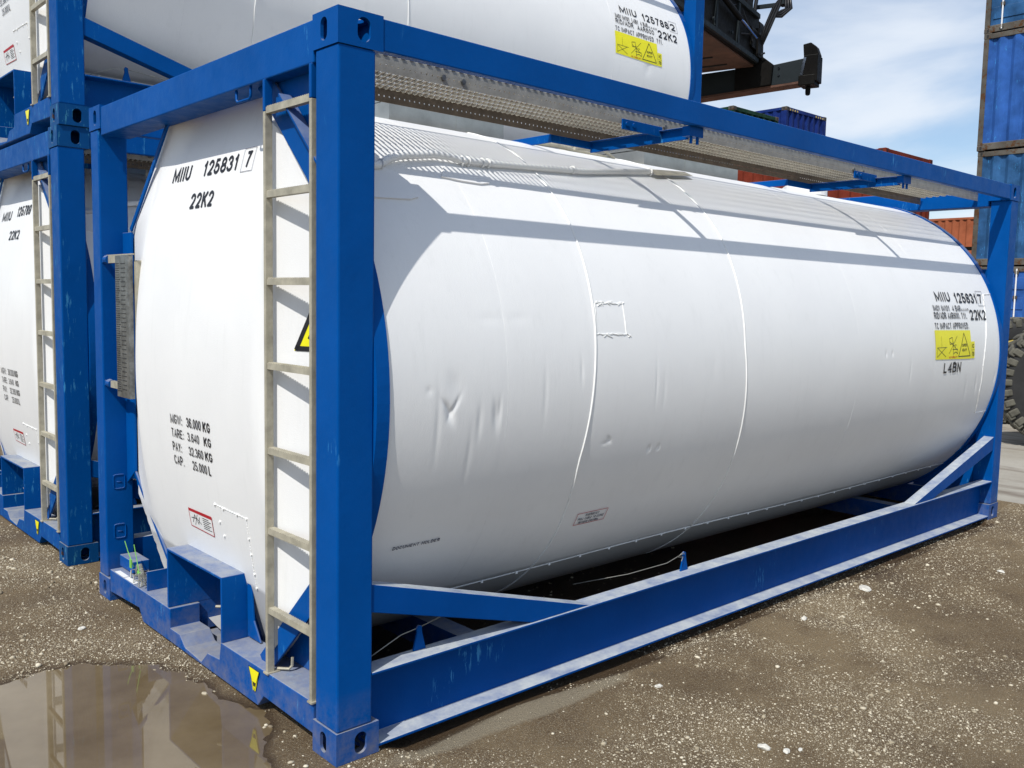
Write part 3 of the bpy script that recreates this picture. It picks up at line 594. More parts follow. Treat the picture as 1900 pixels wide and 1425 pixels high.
    m=MB(); m.tube([(1.75,1.0,2.49),(2.0,1.0,2.50),(2.25,1.05,2.50),(2.5,1.05,2.49)],.012,8); m.tube([(2.1,.95,2.49),(2.4,1.0,2.52),(2.62,1.1,2.50)],.009,8); m.tube([(2.2,1.1,2.47),(2.2,1.1,2.55)],.05,14); m.build('air_pipe','galv',T,smooth=False)
    m=MB(); m.tube([(4.85,1.12,2.48),(4.85,1.12,2.55)],.16,24); 
    for k in range(16): t=2*PI*k/16; m.tube([(4.85+.135*math.cos(t),1.12+.135*math.sin(t),2.55),(4.85+.135*math.cos(t),1.12+.135*math.sin(t),2.565)],.012,6)
    m.build('top_flange','label',T)
    # ---- conduit and cover plates on the shoulder
    pts=[(.21,.93,.02),(.383,.955,.02),(.45,1.00,.024),(.527,1.03,.03),(.716,1.074,.03),(.80,1.077,.028),(.856,1.071,.022),(1.017,1.084,.02),(1.687,1.150,.02),(2.35,1.29,.02)]
    m=MB(); m.tube([m_cyl(a,b,c) for a,b,c in pts],[.015]*2+[.017]*3+[.015]*5,10)
    cp=m.build('drain_conduit','bead',T,smooth=True)
    m=MB()
    for a,b in ((.40,.965),(.865,1.070),(.90,1.073),(.985,1.081),(1.02,1.084),(1.60,1.142),(2.33,1.285)):
        c=Vector(m_cyl(a,b,.02)); n_=Vector((0,c.y-TY,c.z-TZ)).normalized(); tt=n_.cross(Vector((1,0,0)))
        ring=[c+.0185*(math.cos(k)*n_+math.sin(k)*tt) for k in np.linspace(0,2*PI,13)]
        m.tube(ring,.0045,5,False)
    m.build('conduit_clamp','bead',cp,smooth=True)
    k=Mark(m_cyl,.02); k.quad([(2.35,1.25),(2.80,1.35),(2.80,1.42),(2.35,1.33)],10,3); k.quad([(2.35,1.25),(2.80,1.35),(2.80,1.345),(2.35,1.245)],10,1,.002); k.build('conduit_shield','galv',cp)
    for pl_ in ([(.215,.785),(.47,.80),(.515,.815),(.53,.84),(.50,.90),(.455,.955),(.40,.968),(.215,.965)],[(.70,.955),(.80,.943),(.90,.940),(.955,.952),(.985,.985),(.975,1.01),(.92,1.035),(.75,1.03)]):
        q=MB(); n=len(pl_); P=[m_cyl(a,b,.009) for a,b in pl_]+[m_cyl(a,b,-.004) for a,b in pl_]; q.add(P,[tuple(range(n))]+[(i,n+i,n+(i+1)%n,(i+1)%n) for i in range(n)]); q.build('cover_plate',WH,sh)
    # ---- cable lugs on the bottom rail
    for x,y in ((.41,.075),(2.06,.07)):
        m=MB(); m.prism([(x-.028,.3025),(x+.030,.3025),(x+.012,.370),(x+.010,.395),(x-.004,.400),(x-.012,.390),(x-.010,.37)],'y',y-.004,y+.004); lg=m.build('cable_lug',BL,T)
    m=MB(); m.tube([(.16,.10,.30),(.25,.085,.345),(.33,.08,.378),(.41,.078,.388),(.60,.14,.386),(.90,.22,.37)],.0022,5); m.tube([(1.50,.30,.285),(1.75,.17,.318),(1.95,.09,.355),(2.03,.072,.385),(2.06,.066,.388)],.0016,5); m.tube([(2.05,.062,.392),(2.03,.058,.40),(2.01,.07,.38),(2.045,.064,.375),(2.02,.055,.36)],.0022,5); m.build('release_cable','wire',T,smooth=True)
    # ---- belly saddles so that the underside is not empty
    for x in (.9,5.1): MB().box(x-.05,x+.05,.35,TW-.35,.03,.16).build('saddle',BL,T)
    # ---- warning marks shared by the three tanks
    k=Mark(m_face,.0015); k.quad([(-.626,.070),(-.606,.070),(-.575,.158),(-.660,.158)],2,2); o=k.build('triangle_sticker','yellow',T)
    k=Mark(m_face,.0022); k.line([(-.616,.066),(-.573,.159),(-.662,.159)],.0025,True,1); k.quad([(-.622,.088),(-.610,.088),(-.602,.105),(-.628,.105)],1,1); k.build('sticker_print','black',o)
    lab=[(-1.392,.578),(-1.150,.572),(-1.144,.664),(-1.389,.662)]
    k=Mark(m_dome,.002); k.quad(lab); o=k.build('notice_label','label',T)
    k=Mark(m_dome,.0028); k.line(lab,.004,True); k.quad([(-1.390,.650),(-1.145,.650),(-1.144,.664),(-1.389,.662)]); k.build('label_border','red',o)
    k=Mark(m_dome,.0028)
    for a in range(6): z0=.592+a*.0095; k.line([(-1.245,z0),(-1.165-.02*(a%2),z0)],.0035,n=1)
    k.line([(-1.36,.60),(-1.33,.64),(-1.30,.60),(-1.28,.635)],.004,n=1); k.line([(-1.37,.62),(-1.31,.625),(-1.27,.605)],.004,n=1); k.line([(-1.34,.59),(-1.30,.645)],.003,n=1); k.build('label_print','black',o)
    tri=[(-.428,1.440),(-.168,1.440),(-.298,1.690)]
    k=Mark(m_dome,.002); k.quad([tri[0],tri[1],tri[2],tri[2]],8,8); o=k.build('hazard_triangle','yellow',T)
    k=Mark(m_dome,.0028); k.line([(-.414,1.449),(-.182,1.449),(-.298,1.672)],.019,True,6); k.line([(-.354,1.49),(-.314,1.56),(-.284,1.51),(-.254,1.57)],.012,n=2); k.build('triangle_print','black',o)
    q=MB(); pp=[(-1.083,.735),(-.785,.728),(-.80,.57),(-.820,.415),(-.991,.396),(-1.02,.52),(-1.083,.735)]
    pp=[(-1.083,.735),(-.785,.728),(-.80,.57),(-.820,.415)]
    for a,b in zip(pp,pp[1:]):
        for t in np.linspace(0,1,14): 
            c=m_dome(a[0]+(b[0]-a[0])*t,a[1]+(b[1]-a[1])*t,.001+.001*random.random()); 
            e=m_dome(a[0]+(b[0]-a[0])*min(1,t+.05),a[1]+(b[1]-a[1])*min(1,t+.05),.001); q.tube([c,e],.0022+.0012*random.random(),5)
    q.build('welded_patch','bead',head)
    q=MB(); 
    for u,v in ((-1.083,.735),(-1.0,.73),(-.87,.730),(-.785,.728),(-.793,.64),(-.80,.57),(-.81,.48),(-.820,.415),(-1.06,.66),(-1.04,.60)):
        c=m_dome(u,v,.0); q.tube([c,(c[0]-.006,c[1],c[2])],.0055,8)
    q.build('rivet','bead',head)
    markings(T,head,sh)
    return T
def side_text(T,parent,num,chk,l2,l3,l4,l4bn=True,dx=0,dz=0):
    k=Mark(m_cyl,.004); g=lambda a,b:(a+dx,b+dx)
    k.text('MIIU',*g(4.83,5.07),.424,.495); k.text(num,*g(5.15,5.55),.416,.494); k.text(chk,*g(5.578,5.652),.416,.491)
    k.text('22K2',*g(5.345,5.64),.289,.367); k.build('container_number','black',parent)
    k=Mark(m_cyl,.004); k.line([(5.553+dx,.398),(5.672+dx,.398),(5.682+dx,.514),(5.568+dx,.514)],.003,True); k.build('check_digit_box','navy',parent)
    k=Mark(m_cyl,.004); k.text(l2,*g(4.743,5.205),.353,.396,.14); k.text('M.A.W.P',*g(5.212,5.340),.355,.376); k.text(l3,*g(4.735,5.285),.298,.344,.14); k.text(l4,*g(4.716,5.29 if l4bn else 5.40),.226,.270,.14)
    if l4bn: k.text('L4BN',*g(4.850,5.140),-.082,-.010)
    k.build('approval_text','black',parent)
    a,b=4.703+dx,5.302+dx
    k=Mark(m_cyl,.0035); k.quad([(a,.018),(b,.008),(b,.214),(a,.219)],14,8); k.quad([(b+.004,.010),(b+.066,.010),(b+.066,.132),(b+.004,.132)],3,4); lb=k.build('yellow_decal','yellow',parent)
    k=Mark(m_cyl,.0048); W=b-a; P=lambda s,t:(a+W*s,.014+.2*t)
    k.line([P(.63,.08),P(.97,.08),P(.80,.90)],.006,True); k.text('SUPER',P(.735,0)[0],P(.865,0)[0],P(0,.42)[1],P(0,.52)[1]); k.text('HEAVY',P(.735,0)[0],P(.865,0)[0],P(0,.25)[1],P(0,.35)[1])
    k.line([P(.04,.10),P(.27,.42)],.003); k.line([P(.04,.42),P(.27,.10)],.003); k.line([P(.04,.42),P(.30,.42)],.003); k.line([P(.16,.42),P(.16,.8)],.002); k.line([P(.04,.10),P(.04,.42)],.002)
    k.line([P(.38,.72),P(.46,.76),P(.47,.55),P(.39,.52)],.004,True); k.line([P(.36,.20),P(.60,.80)],.003); k.line([P(.38,.62),P(.60,.30)],.003); k.line([P(.48,.14),P(.48,.60)],.004); k.line([P(.46,.34),P(.60,.34)],.004); k.line([P(.49,.20),P(.55,.25),P(.60,.18),P(.61,.28)],.004); k.line([P(.49,.48),P(.56,.50),P(.53,.40)],.003)
    k.text('IC',b+.018,b+.052,.085,.115); k.text('70',b+.014,b+.056,.025,.058); k.line([(b+.008,.071),(b+.062,.071)],.002)
    k.build('decal_print','black',lb)
    k=Mark(m_cyl,.0048); k.text('NO FORKLIFT',P(.36,0)[0],P(.60,0)[0],P(0,.03)[1],P(0,.10)[1]); k.build('decal_red_print','red',lb)
def weights(parent,dy=0):
    k=Mark(m_dome,.003)
    for a,b,c,v0,v1,ya in (('MGW:','36.000','KG',1.053,1.097,1.332),('TARE:','3.640','KG',.990,1.030,1.325),('PAY:','32.360','KG',.925,.966,1.362),('CAP.','25.000','L',.862,.904,1.352)):
        k.text(a,-1.464,-ya,v0,v1,bold=.13); yb=1.285 if c!='L' else 1.262; k.text(b,-yb,-(yb-(.150 if len(b)>5 else .122)),v0,v1,bold=.13); k.text(c,-1.115 if c=='KG' else -1.095,-1.043 if c=='KG' else -1.070,v0,v1)
    k.build('weight_text','black',parent)
def marks_main(T,head,sh):
    side_text(T,sh,'125831','7','IMO1 IM101  4 BAR','RID/ADR AAR600. T11.','TC IMPACT APPROVED.')
    k=Mark(m_dome,.003); k.text('MIIU',-1.667,-1.470,2.160,2.229); k.text('125831',-1.336,-.994,2.164,2.233); k.text('7',-.925,-.882,2.168,2.235); k.text('22K2',-1.402,-1.165,2.022,2.092); k.build('container_number','black',head)
    k=Mark(m_dome,.003); k.line([(-.955,2.150),(-.852,2.150),(-.852,2.248),(-.955,2.248)],.0022,True); k.build('check_digit_box','navy',head)
    weights(head)
    k=Mark(m_cyl,.004); k.text('DOCUMENT HOLDER',.326,.551,-.607,-.591); k.text('EMERGENCY',1.415,1.505,-.6425,-.628); k.text('PULL CABLE TO CLOSE',1.375,1.548,-.664,-.650); k.text('REMOTE CONTROL',1.39,1.525,-.686,-.672); k.build('stencil_text','navy',sh)
    k=Mark(m_cyl,.004); k.line([(1.361,-.691),(1.565,-.689),(1.558,-.618),(1.354,-.620)],.003,True); k.build('stencil_border','red',sh)
    # repaired window in the cladding
    q=MB(); pp=[(1.320,.368),(1.503,.370),(1.498,.229),(1.302,.232)]
    for i in range(4):
        a=pp[i];b=pp[(i+1)%4]; q.tube([m_cyl(a[0]+(b[0]-a[0])*t,a[1]+(b[1]-a[1])*t+.003*random.uniform(-1,1),0) for t in np.linspace(0,1,12)],[.0022+.0018*random.random() for _ in range(12)],5,False)
    for j in range(22): a=random.uniform(1.30,1.52); e=random.choice((.368,.226)); q.tube([m_cyl(a,e+random.uniform(-.012,.012),.001),m_cyl(a+random.uniform(.01,.035),e+random.uniform(-.012,.012),.001)],.0025,5)
    q.build('cladding_repair','bead',sh)
    q=MB(); pp=[(5.860,.497),(5.709,.490),(5.66,.40),(5.626,.275),(5.56,.05),(5.546,-.053),(5.575,-.25),(5.645,-.430),(5.855,-.427)]
    for a,b in zip(pp,pp[1:]):
        q.tube([m_cyl(a[0]+(b[0]-a[0])*t,a[1]+(b[1]-a[1])*t,.0005) for t in np.linspace(0,1,8)],[.003+.002*random.random() for _ in range(8)],5)
    q.build('patch_weld','bead',sh)
tank_main=tank_container((0,0,0),'white tank container in clean blue frame standing alone in front, beside the puddle',marks_main)
def marks_low(T,head,sh):
    k=Mark(m_dome,.003); k.text('MIIU',-1.735,-1.50,2.128,2.195); k.text('125789',-1.36,-1.035,2.145,2.215); k.text('22K2',-1.44,-1.185,1.985,2.05); k.build('container_number','black',head); weights(head)
def marks_up(T,head,sh):
    side_text(T,sh,'125788','2','IMO1 IM101  L4BN  4 BAR','RID/ADR  AAR600','TC IMPACT APPROVED  T11.',False,.03)
    k=Mark(m_dome,.003); k.text('MIIU',-1.70,-1.50,2.160,2.230); k.text('125788',-1.341,-1.009,2.160,2.230); k.text('22K2',-1.46,-1.20,1.985,2.055); k.build('container_number','black',head); weights(head)
GT='tank containers stacked behind the front one'
t2=tank_container((.02,3.058,0),'lower white tank container of the stack at left, scuffed blue frame resting on the gravel',marks_low,False,('blue_old','white2')); t2['group']=GT
t3=tank_container((.03,3.048,2.595),'upper white tank container of the stack at left, raised on top of another tank',marks_up,False,('blue_old','white2')); t3['group']=GT
# ------------------------------------------------------------------ ground, puddle, concrete
PX=[(-.75,1.50),(-.40,1.50),(-.16,1.29),(-.115,1.06),(-.07,.82),(-.05,.52),(-.10,.26),(-.25,-.1),(-.9,-.35),(-1.9,-.2),(-2.3,.8),(-1.8,1.6),(-1.2,1.68)]
PP=np.array(PX)
def pud(X,Y):     # signed distance to the puddle outline, negative inside
    d=np.full(X.shape,1e9); ins=np.zeros(X.shape,bool); n=len(PP)
    for i in range(n):
        a=PP[i];b=PP[(i+1)%n]; e=b-a; t=np.clip(((X-a[0])*e[0]+(Y-a[1])*e[1])/(e@e),0,1); d=np.minimum(d,np.hypot(X-a[0]-t*e[0],Y-a[1]-t*e[1]))
        c=((a[1]>Y)!=(b[1]>Y))&(X<(b[0]-a[0])*(Y-a[1])/(b[1]-a[1]+1e-12)+a[0]); ins^=c
    return np.where(ins,-d,d)
def fbm(X,Y,f0,oct=4,seed=1):
    g=np.random.default_rng(seed); o=np.zeros_like(X)
    for k in range(oct):
        for _ in range(4):
            a=g.uniform(0,6.28); ph=g.uniform(0,6.28); f=f0*2**k*g.uniform(.7,1.4); o+=np.sin((X*math.cos(a)+Y*math.sin(a))*f+ph+1.5*np.sin((X*math.sin(a)-Y*math.cos(a))*f*.6+ph*2))*.5**k*.35
    return o
def gheight(X,Y):
    d=pud(X,Y)+.05*fbm(X,Y,7,5,3)+.02*fbm(X,Y,40,3,9)
    h=-.034*np.clip((.10-d)/.22,0,1)**1.2
    near=np.clip((np.hypot(X-3,Y-1)-3)/6,0,1)
    base=.0045*fbm(X,Y,3.5,4,5)-.001
    under=((X>-.05)&(X<6.2)&(Y>-.02)&(Y<2.5))|((X>-.05)&(X<6.2)&(Y>3.02)&(Y<5.6))
    tr=np.clip((Y+.13)/.13,0,1)*np.clip((X-.20)/.12,0,1)*np.clip((5.85-X)/.1,0,1)*(Y<2.5)
    h=h-.034*tr*tr*(3-2*tr)
    rid=np.exp(-((Y+.10-.05*np.sin(X*2.2))/.045)**2)*np.exp(-((X-.85)/.45)**2)*.018; h=h+rid
    return np.where(under,np.minimum(base+h,-.001),base+h)
def axis_pts(lo,hi,d,far): 
    a=list(np.arange(lo,hi,d)); s=d; x=hi
    while x<far: a.append(x); s*=1.28; x+=s
    a.append(far); b=[]; s=d; x=lo-d
    while x>-far: b.append(x); s*=1.28; x-=s
    b.append(-far); return np.array(b[::-1]+a)
xs=axis_pts(-2.6,6.6,.028,900); ys=axis_pts(-2.4,3.4,.028,900)
X,Y=np.meshgrid(xs,ys); Z=gheight(X,Y)
Z=np.where((X>6.75),np.minimum(Z,-.02),Z)
far=np.clip((np.hypot(X,Y)-60)/100,0,1); Z=np.where(far>0,-.02,Z)
me=bpy.data.meshes.new('ground'); P=np.stack([X,Y,Z],-1).reshape(-1,3); ny,nx=X.shape; idx=np.arange(nx*ny).reshape(ny,nx)
F=np.stack([idx[:-1,:-1],idx[:-1,1:],idx[1:,1:],idx[1:,:-1]],-1).reshape(-1,4); me.from_pydata(P.tolist(),[],F.tolist()); me.polygons.foreach_set('use_smooth',[True]*len(me.polygons))
struct(link_mesh('ground',me,'ground',None))
wm=MB(); wm.add([(x,y,-.0115) for x,y in [(-3,-.6),(.15,-.6),(.15,2.0),(-3,2.0)]],[(0,1,2,3)]); struct(wm.build('puddle_water','water'))
m=MB(); m.box(6.72,70,-60,75,-.12,.004)
struct(m.build('concrete_yard','concrete'))
# pebbles
ic=bmesh.new(); bmesh.ops.create_icosphere(ic,subdivisions=1,radius=1); IV=np.array([v.co[:] for v in ic.verts]); IF=np.array([[v.index for v in f.verts] for f in ic.faces]); ic.free()
def pebbles(n,x0,x1,y0,y1,smin,smax,seed,name='gravel',clump=1.2):
    g=np.random.default_rng(seed); X=g.uniform(x0,x1,n*3); Y=g.uniform(y0,y1,n*3)
    dens=np.clip(.45+clump*.55*fbm(X,Y,1.6,3,11)+.5*clump*fbm(X,Y,6,2,17),.04,1); keep=g.uniform(0,1,n*3)<dens
    keep&=~((X>.0)&(X<6.06)&(Y>.0)&(Y<2.44)&False); keep&=(X<6.72)
    d=pud(X,Y); keep&=(d>.02)|(g.uniform(0,1,n*3)<.05)
    X=X[keep][:n];Y=Y[keep][:n]; n=len(X); S=smin+(smax-smin)*g.power(.32,n)**2.0
    Zg=gheight(X,Y); A=g.uniform(0,6.28,n); sx=S*g.uniform(.8,1.35,n); sy=S*g.uniform(.65,1.1,n); sz=S*g.uniform(.35,.7,n)
    V=IV[None]*(1+g.uniform(-.22,.22,(n,len(IV),1))); V=V*np.stack([sx,sy,sz],-1)[:,None,:]
    ca,sa=np.cos(A)[:,None],np.sin(A)[:,None]; Vx=V[:,:,0]*ca-V[:,:,1]*sa+X[:,None]; Vy=V[:,:,0]*sa+V[:,:,1]*ca+Y[:,None]; Vz=V[:,:,2]+(Zg+sz*.35)[:,None]
    return np.stack([Vx,Vy,Vz],-1).reshape(-1,3), (IF[None]+ (np.arange(n)*len(IV))[:,None,None]).reshape(-1,3)
Vs=[];Fs=[];off=0
for args in ((60000,-1.0,3.2,-1.7,.0,.0014,.0046,21),(30000,1.0,6.7,-1.6,.1,.0018,.0065,22),(40000,-1.1,.1,1.0,4.8,.0016,.0058,23),(420,-.1,3.5,-1.7,-.02,.006,.013,24),(420,1.5,6.7,-1.6,.05,.007,.016,26),(600,-1.1,.05,1.2,4.7,.006,.017,25),(700,.2,6,.1,2.4,.005,.016,27),(350,-.3,.3,-.45,.9,.003,.012,28)):
    v,f=pebbles(*args); Vs.append(v);Fs.append(f+off);off+=len(v)
V=np.concatenate(Vs);F=np.concatenate(Fs)
me=bpy.data.meshes.new('gravel'); me.vertices.add(len(V)); me.vertices.foreach_set('co',V.astype(np.float32).ravel()); me.loops.add(F.size); me.loops.foreach_set('vertex_index',F.astype(np.int32).ravel()); me.polygons.add(len(F)); me.polygons.foreach_set('loop_start',np.arange(0,F.size,3,dtype=np.int32)); me.polygons.foreach_set('loop_total',np.full(len(F),3,dtype=np.int32)); me.update(calc_edges=True)
gr=link_mesh('gravel',me,'pebble',None); struct(gr,'stuff'); tag(gr,'loose pale gravel scattered over the brown ground','gravel')
def stone(x,y,s,label,seed,flatn=.45,mat='stone'):
    bm=bmesh.new(); bmesh.ops.create_icosphere(bm,subdivisions=3,radius=1)
    for v in bm.verts:
        p=v.co.copy(); k=1+.35*noise.noise(p*1.3+Vector((seed,0,0)))+.12*noise.noise(p*4+Vector((0,seed,0))); v.co=Vector((p.x*s*1.25*k,p.y*s*.85*k,p.z*s*flatn*k))
    me=bpy.data.meshes.new('stone'); bm.to_mesh(me); bm.free(); o=link_mesh('stone',me,mat,None); o.location=(x,y,s*flatn*.35+float(gheight(np.array([x]),np.array([y]))[0])); o.rotation_euler=(0,0,seed*1.7); tag(o,label,'stone')
for a in ((1.285,-.902,.019,'largest white stone at the bottom of the picture, left of its pair',1.2),(1.322,-.972,.0145,'white stone with a notched side, close right of the largest white stone',2.3),(1.372,-1.00,.009,'small pale stone just right of the pair of white stones',3.9),
          (3.436,-.216,.040,'flat greenish white slab of stone lying in the brown mud by the long rail',4.1),(2.67,-.266,.017,'rounded pale stone in the mud between the slab and the corner post',5.7),(1.423,-.295,.013,'pale angular stone alone in the gravel below the cable lug',7.2),(4.435,-.607,.017,'white stone in the brown mud near the right edge',8.4),(-.087,.887,.013,'brown stone poking out of the puddle between the reflections',6.6),(-.246,1.938,.016,'white flat stone in the gravel left of the outlet recess',9.3)):
    stone(*a[:3],a[3],a[4],.25 if a[2]>.03 else .6,'stone' if 'brown stone' not in a[3] else 'pebble')
# ------------------------------------------------------------------ box containers
def box_container(loc,label,L_,W_,H_,mat,fr,doors=(),group=None,stripes=False,rz=0,arc=False):
    T=thing('shipping_container',label,'container',loc,rz,group)
    m=MB(); t=.11
    for x0 in (0,L_-t):
        for y0 in (0,W_-t): m.box(x0,x0+t,y0,y0+t,.12,H_-.12)
    for y0 in (.004,W_-.064):
        m.box(t,L_-t,y0,y0+.06,H_-.10,H_-.01); m.box(t,L_-t,y0,y0+.06,.02,.17)
    for x0 in (.004,L_-.064):
        m.box(x0,x0+.06,t,W_-t,H_-.12,H_-.01); m.box(x0,x0+.06,t,W_-t,.02,.17)
    m.build('frame',fr,T,bevel=.006,seg=1)
    for x0 in (0,L_-.178):
        for y0 in (0,W_-.162):
            for z0 in (0,H_-.118):
                q=MB(); xo=x0 if x0==0 else L_; sg=1 if x0==0 else -1; q.box(x0-.004,x0+.182,y0-.004,y0+.166,z0,z0+.118)
                cst=q.build('corner_casting','c_steel' if fr!='c_red' else fr,T,bevel=.01,seg=1)
                h=MB(); yc_=y0+.081; xf=x0-.005 if x0==0 else x0+.183; h.add([(xf,yc_+(a),z0+.059+b) for a,b in oval(0,0,.022,.038,8)],[tuple(range(18))] )
                yf=y0-.005 if y0==0 else y0+.167; xc=x0+.089; h.add([(xc+a,yf,z0+.059+b) for a,b in oval(0,0,.026,.04,8)],[tuple(range(18))]); h.build('casting_hole','rubber_dark',cst)
    def corr(a0,a1,fn,z0,z1,pitch=.278,d=.05):
        n=int((a1-a0)/pitch); p=(a1-a0)/n; prof=[]
        for i in range(n):
            s=a0+i*p; prof+=[(s,0),(s+p*.26,0),(s+p*.5,d),(s+p*.76,d)]
        prof.append((a1,0)); P=[fn(a,b,z0) for a,b in prof]+[fn(a,b,z1) for a,b in prof]; k=len(prof)
        return P,[(i,i+1,k+i+1,k+i) for i in range(k-1)]
    z0,z1=.17,H_-.10
    for nm,fn in (('side_panel',lambda a,b,z:(a,.012+b,z)),('side_panel',lambda a,b,z:(a,W_-.012-b,z))):
        m=MB(); m.add(*corr(t,L_-t,fn,z0,z1)); m.build(nm,mat,T)
    for e,xx,s in ((0,.014,1),(1,L_-.014,-1)):
        if e in doors:
            for ya,yb in ((t,W_/2-.004),(W_/2+.004,W_-t)):
                m=MB(); x1=xx+s*.035
                lo,hi=min(xx+s*.02,x1),max(xx+s*.02,x1); m.box(lo,hi,ya,yb,.17,H_-.12)
                for k in range(5):
                    zz=.30+k*(H_-.55)/4.6; m.box(min(xx,xx+s*.0195),max(xx,xx+s*.0195),ya+.06,yb-.06,zz,zz+.26)
                dr=m.build('door',mat,T,bevel=.004,seg=1)
                for yy in (ya+.22,yb-.26):
                    q=MB(); q.tube([(xx-s*.03,yy,.06),(xx-s*.03,yy,H_-.06)],.017,8); q.build('lock_rod','label',dr)
                    q=MB(); 
                    for zz in (.12,.6,1.25,1.9,H_-.14): q.box(min(xx-s*.045,xx+s*.0),max(xx-s*.045,xx),yy-.04,yy+.04,zz-.035,zz+.035)
                    q.tube([(xx-s*.05,yy,1.05),(xx-s*.05,yy+.25,1.02)],.014,6); q.build('rod_bracket','c_steel',dr)
        else:
            m=MB(); m.add(*corr(t,W_-t,(lambda a,b,z,xx=xx,s=s:(xx+s*b,a,z)),z0,H_-.12)); m.build('end_panel',mat,T)
    m=MB(); m.box(t,L_-t,.064,W_-.064,H_-.05,H_-.035); m.build('roof',mat,T)
    if stripes:
        q=MB()
        for a in list(np.arange(.2,.75,.14)): 
            q.box(a,a+.06,-.002,.003,H_-.085,H_-.03); q.box(-.002,.003,.2+a-.2,.26+a-.2,H_-.105,H_-.05); q.box(-.002,.003,W_-a-.06,W_-a,H_-.105,H_-.05)
        q.build('hazard_stripes','hazard',T)
    if arc:
        q=MB(); P=[];F=[]
        for k in range(15): 
            tt=k/14*1.25; ri,ro=1.15,1.5; P+= [(1.25+ri*math.sin(tt)*.8,.0105+0,1.0+ri*math.cos(tt)),(1.25+ro*math.sin(tt)*.8,.0105,1.0+ro*math.cos(tt))]
        F=[(2*k,2*k+1,2*k+3,2*k+2) for k in range(14)]; q.add(P,F); q.build('white_arc','label',T)
    return T
# right-hand stack, ends towards the camera (end face at x=20.45)
GR='blue containers stacked at the right edge'
H0=2.591
rs=[('c_blue','c_steel',(0,),'bottom blue container of the right-hand stack, door end with white lock rods behind the tyre'),
    ('c_blue2','c_steel',(),'grey-blue container second from the ground in the right-hand stack, corrugated end'),
    ('c_blue','c_steel',(),'bright blue container third from the ground in the right-hand stack, corrugated end'),
    ('c_blue2','c_steel',(0,),'topmost visible container of the right-hand stack, door end with white lock rods')]
for i,(a,b,d,lb) in enumerate(rs): box_container((20.45+(.03*(i%2)),5.92-2.438+.02*i,i*2.599),lb,6.058,2.438,H0,a,b,d,GR)
# oxide red stack: its long side faces the tanks, its end faces the right
GB='containers stacked in the background'
for i in range(2): box_container((20.93+.02*i,7.16,i*2.591),('lower' if i==0 else 'upper')+' oxide red container'+(' of the pair behind the front tank' if i==0 else ' with white arc, seen above the blue rail'),6.058,2.438,H0,'c_red','c_red',(),GB,False,R(90),False)
for i in range(3): box_container((21.5+2.438,13.3,i*2.471),('bottom','middle','top')[i]+' dark green container of the green stack beside the blue striped one',6.058,2.438,2.467,'c_green','c_green',(),GB,False,R(90))
for i in range(3): box_container((24.17+2.438,13.18,i*2.595),('bottom','middle','top')[i]+' dark blue container right of the green stack'+(' striped yellow on its top rail' if i==2 else ''),6.058,2.438,H0,'c_blue3','c_blue3',(),GB,i==2,R(90))
for i in range(2): box_container((35.9+2.438,9.2,i*2.595),('lower' if i==0 else 'upper')+' orange container far behind, between the tank ring and the right-hand stack',12.19,2.438,H0,'c_orange','c_orange',(),GB,False,R(90))
# white arc painted on the red container's long side (faces -x in the world)
red_up=[o for o in bpy.data.objects if o.get('label','').startswith('upper oxide red')][0]
q=MB(); P=[]
for k in range(17):
    tt=-.1+k/16*1.35; P+=[(1.2+1.6*math.sin(tt),2.4385,.6+1.25*math.cos(tt)),(1.2+2.15*math.sin(tt),2.4385,.6+1.65*math.cos(tt))]
q.add(P,[(2*k,2*k+1,2*k+3,2*k+2) for k in range(16)]); q.build('white_arc','label',red_up)
# dark lattice flat rack in front of the orange container
T=thing('flat_rack','black steel flat rack with slanting lashings below the orange container','flat rack',(26.0,7.6,0))
m=MB(); m.box(0,6,0,2.4,1.0,1.35); m.build('deck','mach',T)
for x in (0,5.9):
    m=MB(); m.box(x,x+.1,0,.12,0,3.4); m.box(x,x+.1,2.28,2.4,0,3.4)
    for z in (1.6,2.05,2.5,2.95,3.3): m.box(x+.01,x+.09,.12,2.28,z,z+.1)
    m.build('end_wall','mach',T)
m=MB()
for k in range(4): m.bar((-.02,.2+k*.5,2.2),(-.02,.7+k*.5,3.35),.03,.03,(1,0,0))
m.build('lashing','label',T)
# ------------------------------------------------------------------ spreader of the stacking machine
T=thing('container_spreader','black hydraulic container spreader with rusty underside hanging above the stacked tanks','spreader',(14.213,6.526,5.74),R(15-90))
# local axes: +x to the right in the picture, +y away from the camera
EB=MB(); EB.prism([(-3.3,-.10),(-3.3,.36),(-.95,.42),(-.75,.40),(-.12,.46),(-.12,.05),(-.4,.03)],'y',-.14,.16); e=EB.build('end_beam','mach_grey',T,bevel=.01,seg=1)
m=MB(); m.prism([(-3.3,-.145),(-3.3,-.101),(-.4,.029),(-.14,.049),(-.14,.005)],'y',-.17,.18); m.build('beam_flange','mach_rust',e)
m=MB()
for a,b in ((-3.0,.24),(-3.0,.12),(-2.75,.10),(-2.75,.22),(-2.5,.12),(-2.5,.22),(-.62,.33),(-.62,.2),(-.95,.10),(-.95,.16)): m.tube([(a,-.16,b),(a,-.14,b)],.022,8)
m.build('rivet_heads','chrome',e)
m=MB(); m.box(-.16,.10,-.17,.17,.02,.50); m.prism([(-.18,.50),(-.20,.72),(-.06,.74),(.04,.66),(.10,.50)],'y',-.10,.12); m.box(-.24,.06,-.18,.18,-.04,.14); m.tube([(-.10,0,-.16),(-.10,0,-.04)],.05,10); m.tube([(-.10,0,-.20),(-.10,0,-.16)],[.03,.055],10); m.build('twistlock','mach',T,bevel=.01,seg=1)
m=MB(); m.bar((-.19,-.16,.14),(-.13,-.16,.46),.05,.05,(0,1,0)); m.build('twistlock_link','chrome',T)
